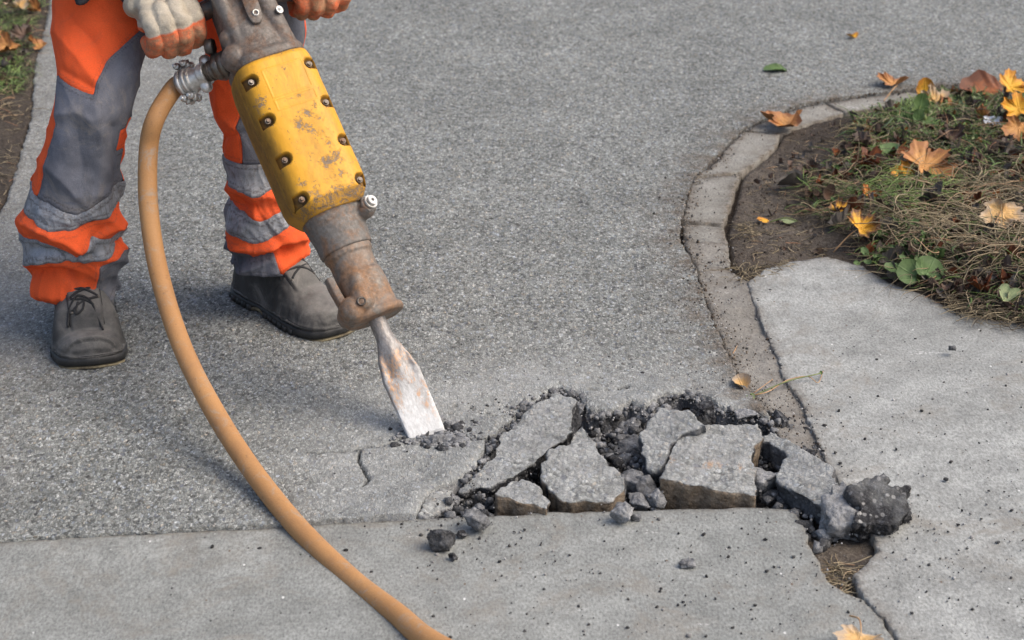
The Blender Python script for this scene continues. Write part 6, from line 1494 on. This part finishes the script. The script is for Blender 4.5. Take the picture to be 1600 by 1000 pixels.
# small round green leaflets of ground cover
litter('ground_cover', in_px([(1345, 395), (1400, 385), (1480, 405), (1470, 440), (1400, 448), (1352, 415)], 42, rs), .013, [LM['green']], 10, zoff=.014)
litter('ground_cover', in_px(greenz, 110, rs), .010, [LM['green'], LM['palegreen']], 11, zoff=.012)
litter('ground_cover', in_px(tangle, 60, rs), .009, [LM['green']], 12, zoff=.015)

# broad-leaved weed at the slab edge
def plant(name, px, py, label, leaves, stems=(), z=None):
    p = on_ground(px, py, max(soil_z(*on_ground(px, py)[:2]), 0) if z is None else z); o = empty(name, p); tag(o, label, 'plant')
    for (lx, ly, w, ang, tilt, mat, sh, h) in leaves:
        q = on_ground(lx, ly, p[2] + h) - p; size = w / F * project(p)[2] / 1.15
        V, Q, r_, v_ = leaf_verts(dict(round=ROUND, oval=OVAL, fan=FAN)[sh], size, .15, .12, int(lx + ly), K=7); V -= [0, .3 * size, 0]
        A = np.array(Matrix.Rotation(R(tilt), 3, 'X') @ Matrix.Rotation(R(ang), 3, 'Z')).T; V = V @ A
        obj('leaf', V + q, [Q], LM[mat], o, attrs=dict(rad=r_, vein=v_))
        Vt, ft = tube(smooth_path([(0, 0, 0), q * .5 + [0, 0, .006], q], 10), .0009, 6); obj('stem', Vt, ft, A_gst, o)
    for pts, r0 in stems:
        P = [on_ground(a, b, h) - p for a, b, h in pts]; Vt, ft = tube(smooth_path(P, 24), np.linspace(r0, r0 * .6, 24), 7); obj('stem', Vt, ft, A_gst if r0 > .001 else A_stalk, o)
    return o
plant('broadleaf_weed', 1436, 436, 'weed with two big round green leaves at the edge of the concrete slab', [(1424, 428, 42, 60, 42, 'green', 'round', .012), (1450, 424, 44, -30, 48, 'green', 'round', .018), (1398, 420, 30, 80, 30, 'green', 'oval', .012), (1458, 400, 26, -80, 35, 'green', 'oval', .02), (1412, 405, 16, 30, 40, 'green', 'oval', .02)], [([(1420, 425, .02), (1405, 418, .025), (1380, 405, .012)], .0008)])
plant('seedling_weed', 1362, 412, 'small creeping green seedlings left of the round-leaved weed', [(1352, 395, 18, 20, 40, 'green', 'oval', .012), (1372, 402, 14, -40, 40, 'green', 'oval', .010), (1357, 410, 14, 90, 30, 'green', 'oval', .006), (1392, 400, 18, 0, 40, 'green', 'oval', .014), (1340, 412, 12, 60, 30, 'green', 'oval', .004)])
plant('dandelion', 1430, 205, 'green weed with one tall stalk and a closed bud at the back of the bed', [(1438, 165, 36, -8, 80, 'green', 'oval', .03), (1424, 190, 30, 12, 70, 'green', 'oval', .02), (1450, 195, 30, -70, 50, 'green', 'oval', .02), (1412, 190, 24, 40, 60, 'green', 'oval', .02), (1435, 185, 26, 0, 80, 'green', 'oval', .03)],
      [([(1423, 200, .01), (1424, 196, .05), (1432, 190, .085), (1445, 184, .105)], .0014), ([(1433, 200, .01), (1434, 198, .05), (1434, 196, .075)], .0012)])
dn = bpy.data.objects['dandelion']; bq = on_ground(1445, 184, .105) - np.array(dn.location)
V, fs = vox([ball(bq, (.004, .004, .006), 12, 8), capsule(bq, bq + [.001, 0, .007], .0028, .0015, 8)], .0009, 2); obj('bud', V, fs, A_gst, dn)
plant('gutter_weed', 1170, 622, 'thin weed with one long trailing runner growing out of the gutter strip', [(1176, 620, 12, 20, 40, 'palegreen', 'oval', .004), (1164, 626, 10, -30, 30, 'palegreen', 'oval', .003), (1283, 583, 7, 10, 60, 'green', 'oval', .012)],
      [([(1172, 618, .004), (1200, 612, .010), (1230, 594, .012), (1262, 588, .012), (1278, 598, .008), (1286, 580, .010)], .0009), ([(1172, 618, .004), (1186, 608, .012), (1208, 592, .006)], .0008), ([(1150, 545, .004), (1145, 552, .008), (1152, 540, .012)], .0007)], z=.002)
# crumpled silver wrapper
V, fs = [], None
g = np.linspace(-1, 1, 14); X, Y = np.meshgrid(g, g); X = X.ravel() * .020; Y = Y.ravel() * .009
Z = .007 * fbm(np.column_stack([X * 160, Y * 160, X * 0]), 2, 5) + .006 * np.abs(Y) / .009
i, j = np.meshgrid(np.arange(13), np.arange(13), indexing='ij'); v = (i * 14 + j).ravel(); Q = np.stack([v, v + 1, v + 15, v + 14], 1)
m = M('crumpled_foil', .35, .4); W_foil = m.fin((.62, .64, .68))
o = obj('foil_wrapper', np.column_stack([X, Y, Z]), [Q], W_foil); p = on_ground(1551, 190, .045); o.location = p; o.rotation_euler = (R(50), .1, .1); tag(o, 'crumpled silver foil wrapper caught in the grass near the right edge', 'litter')
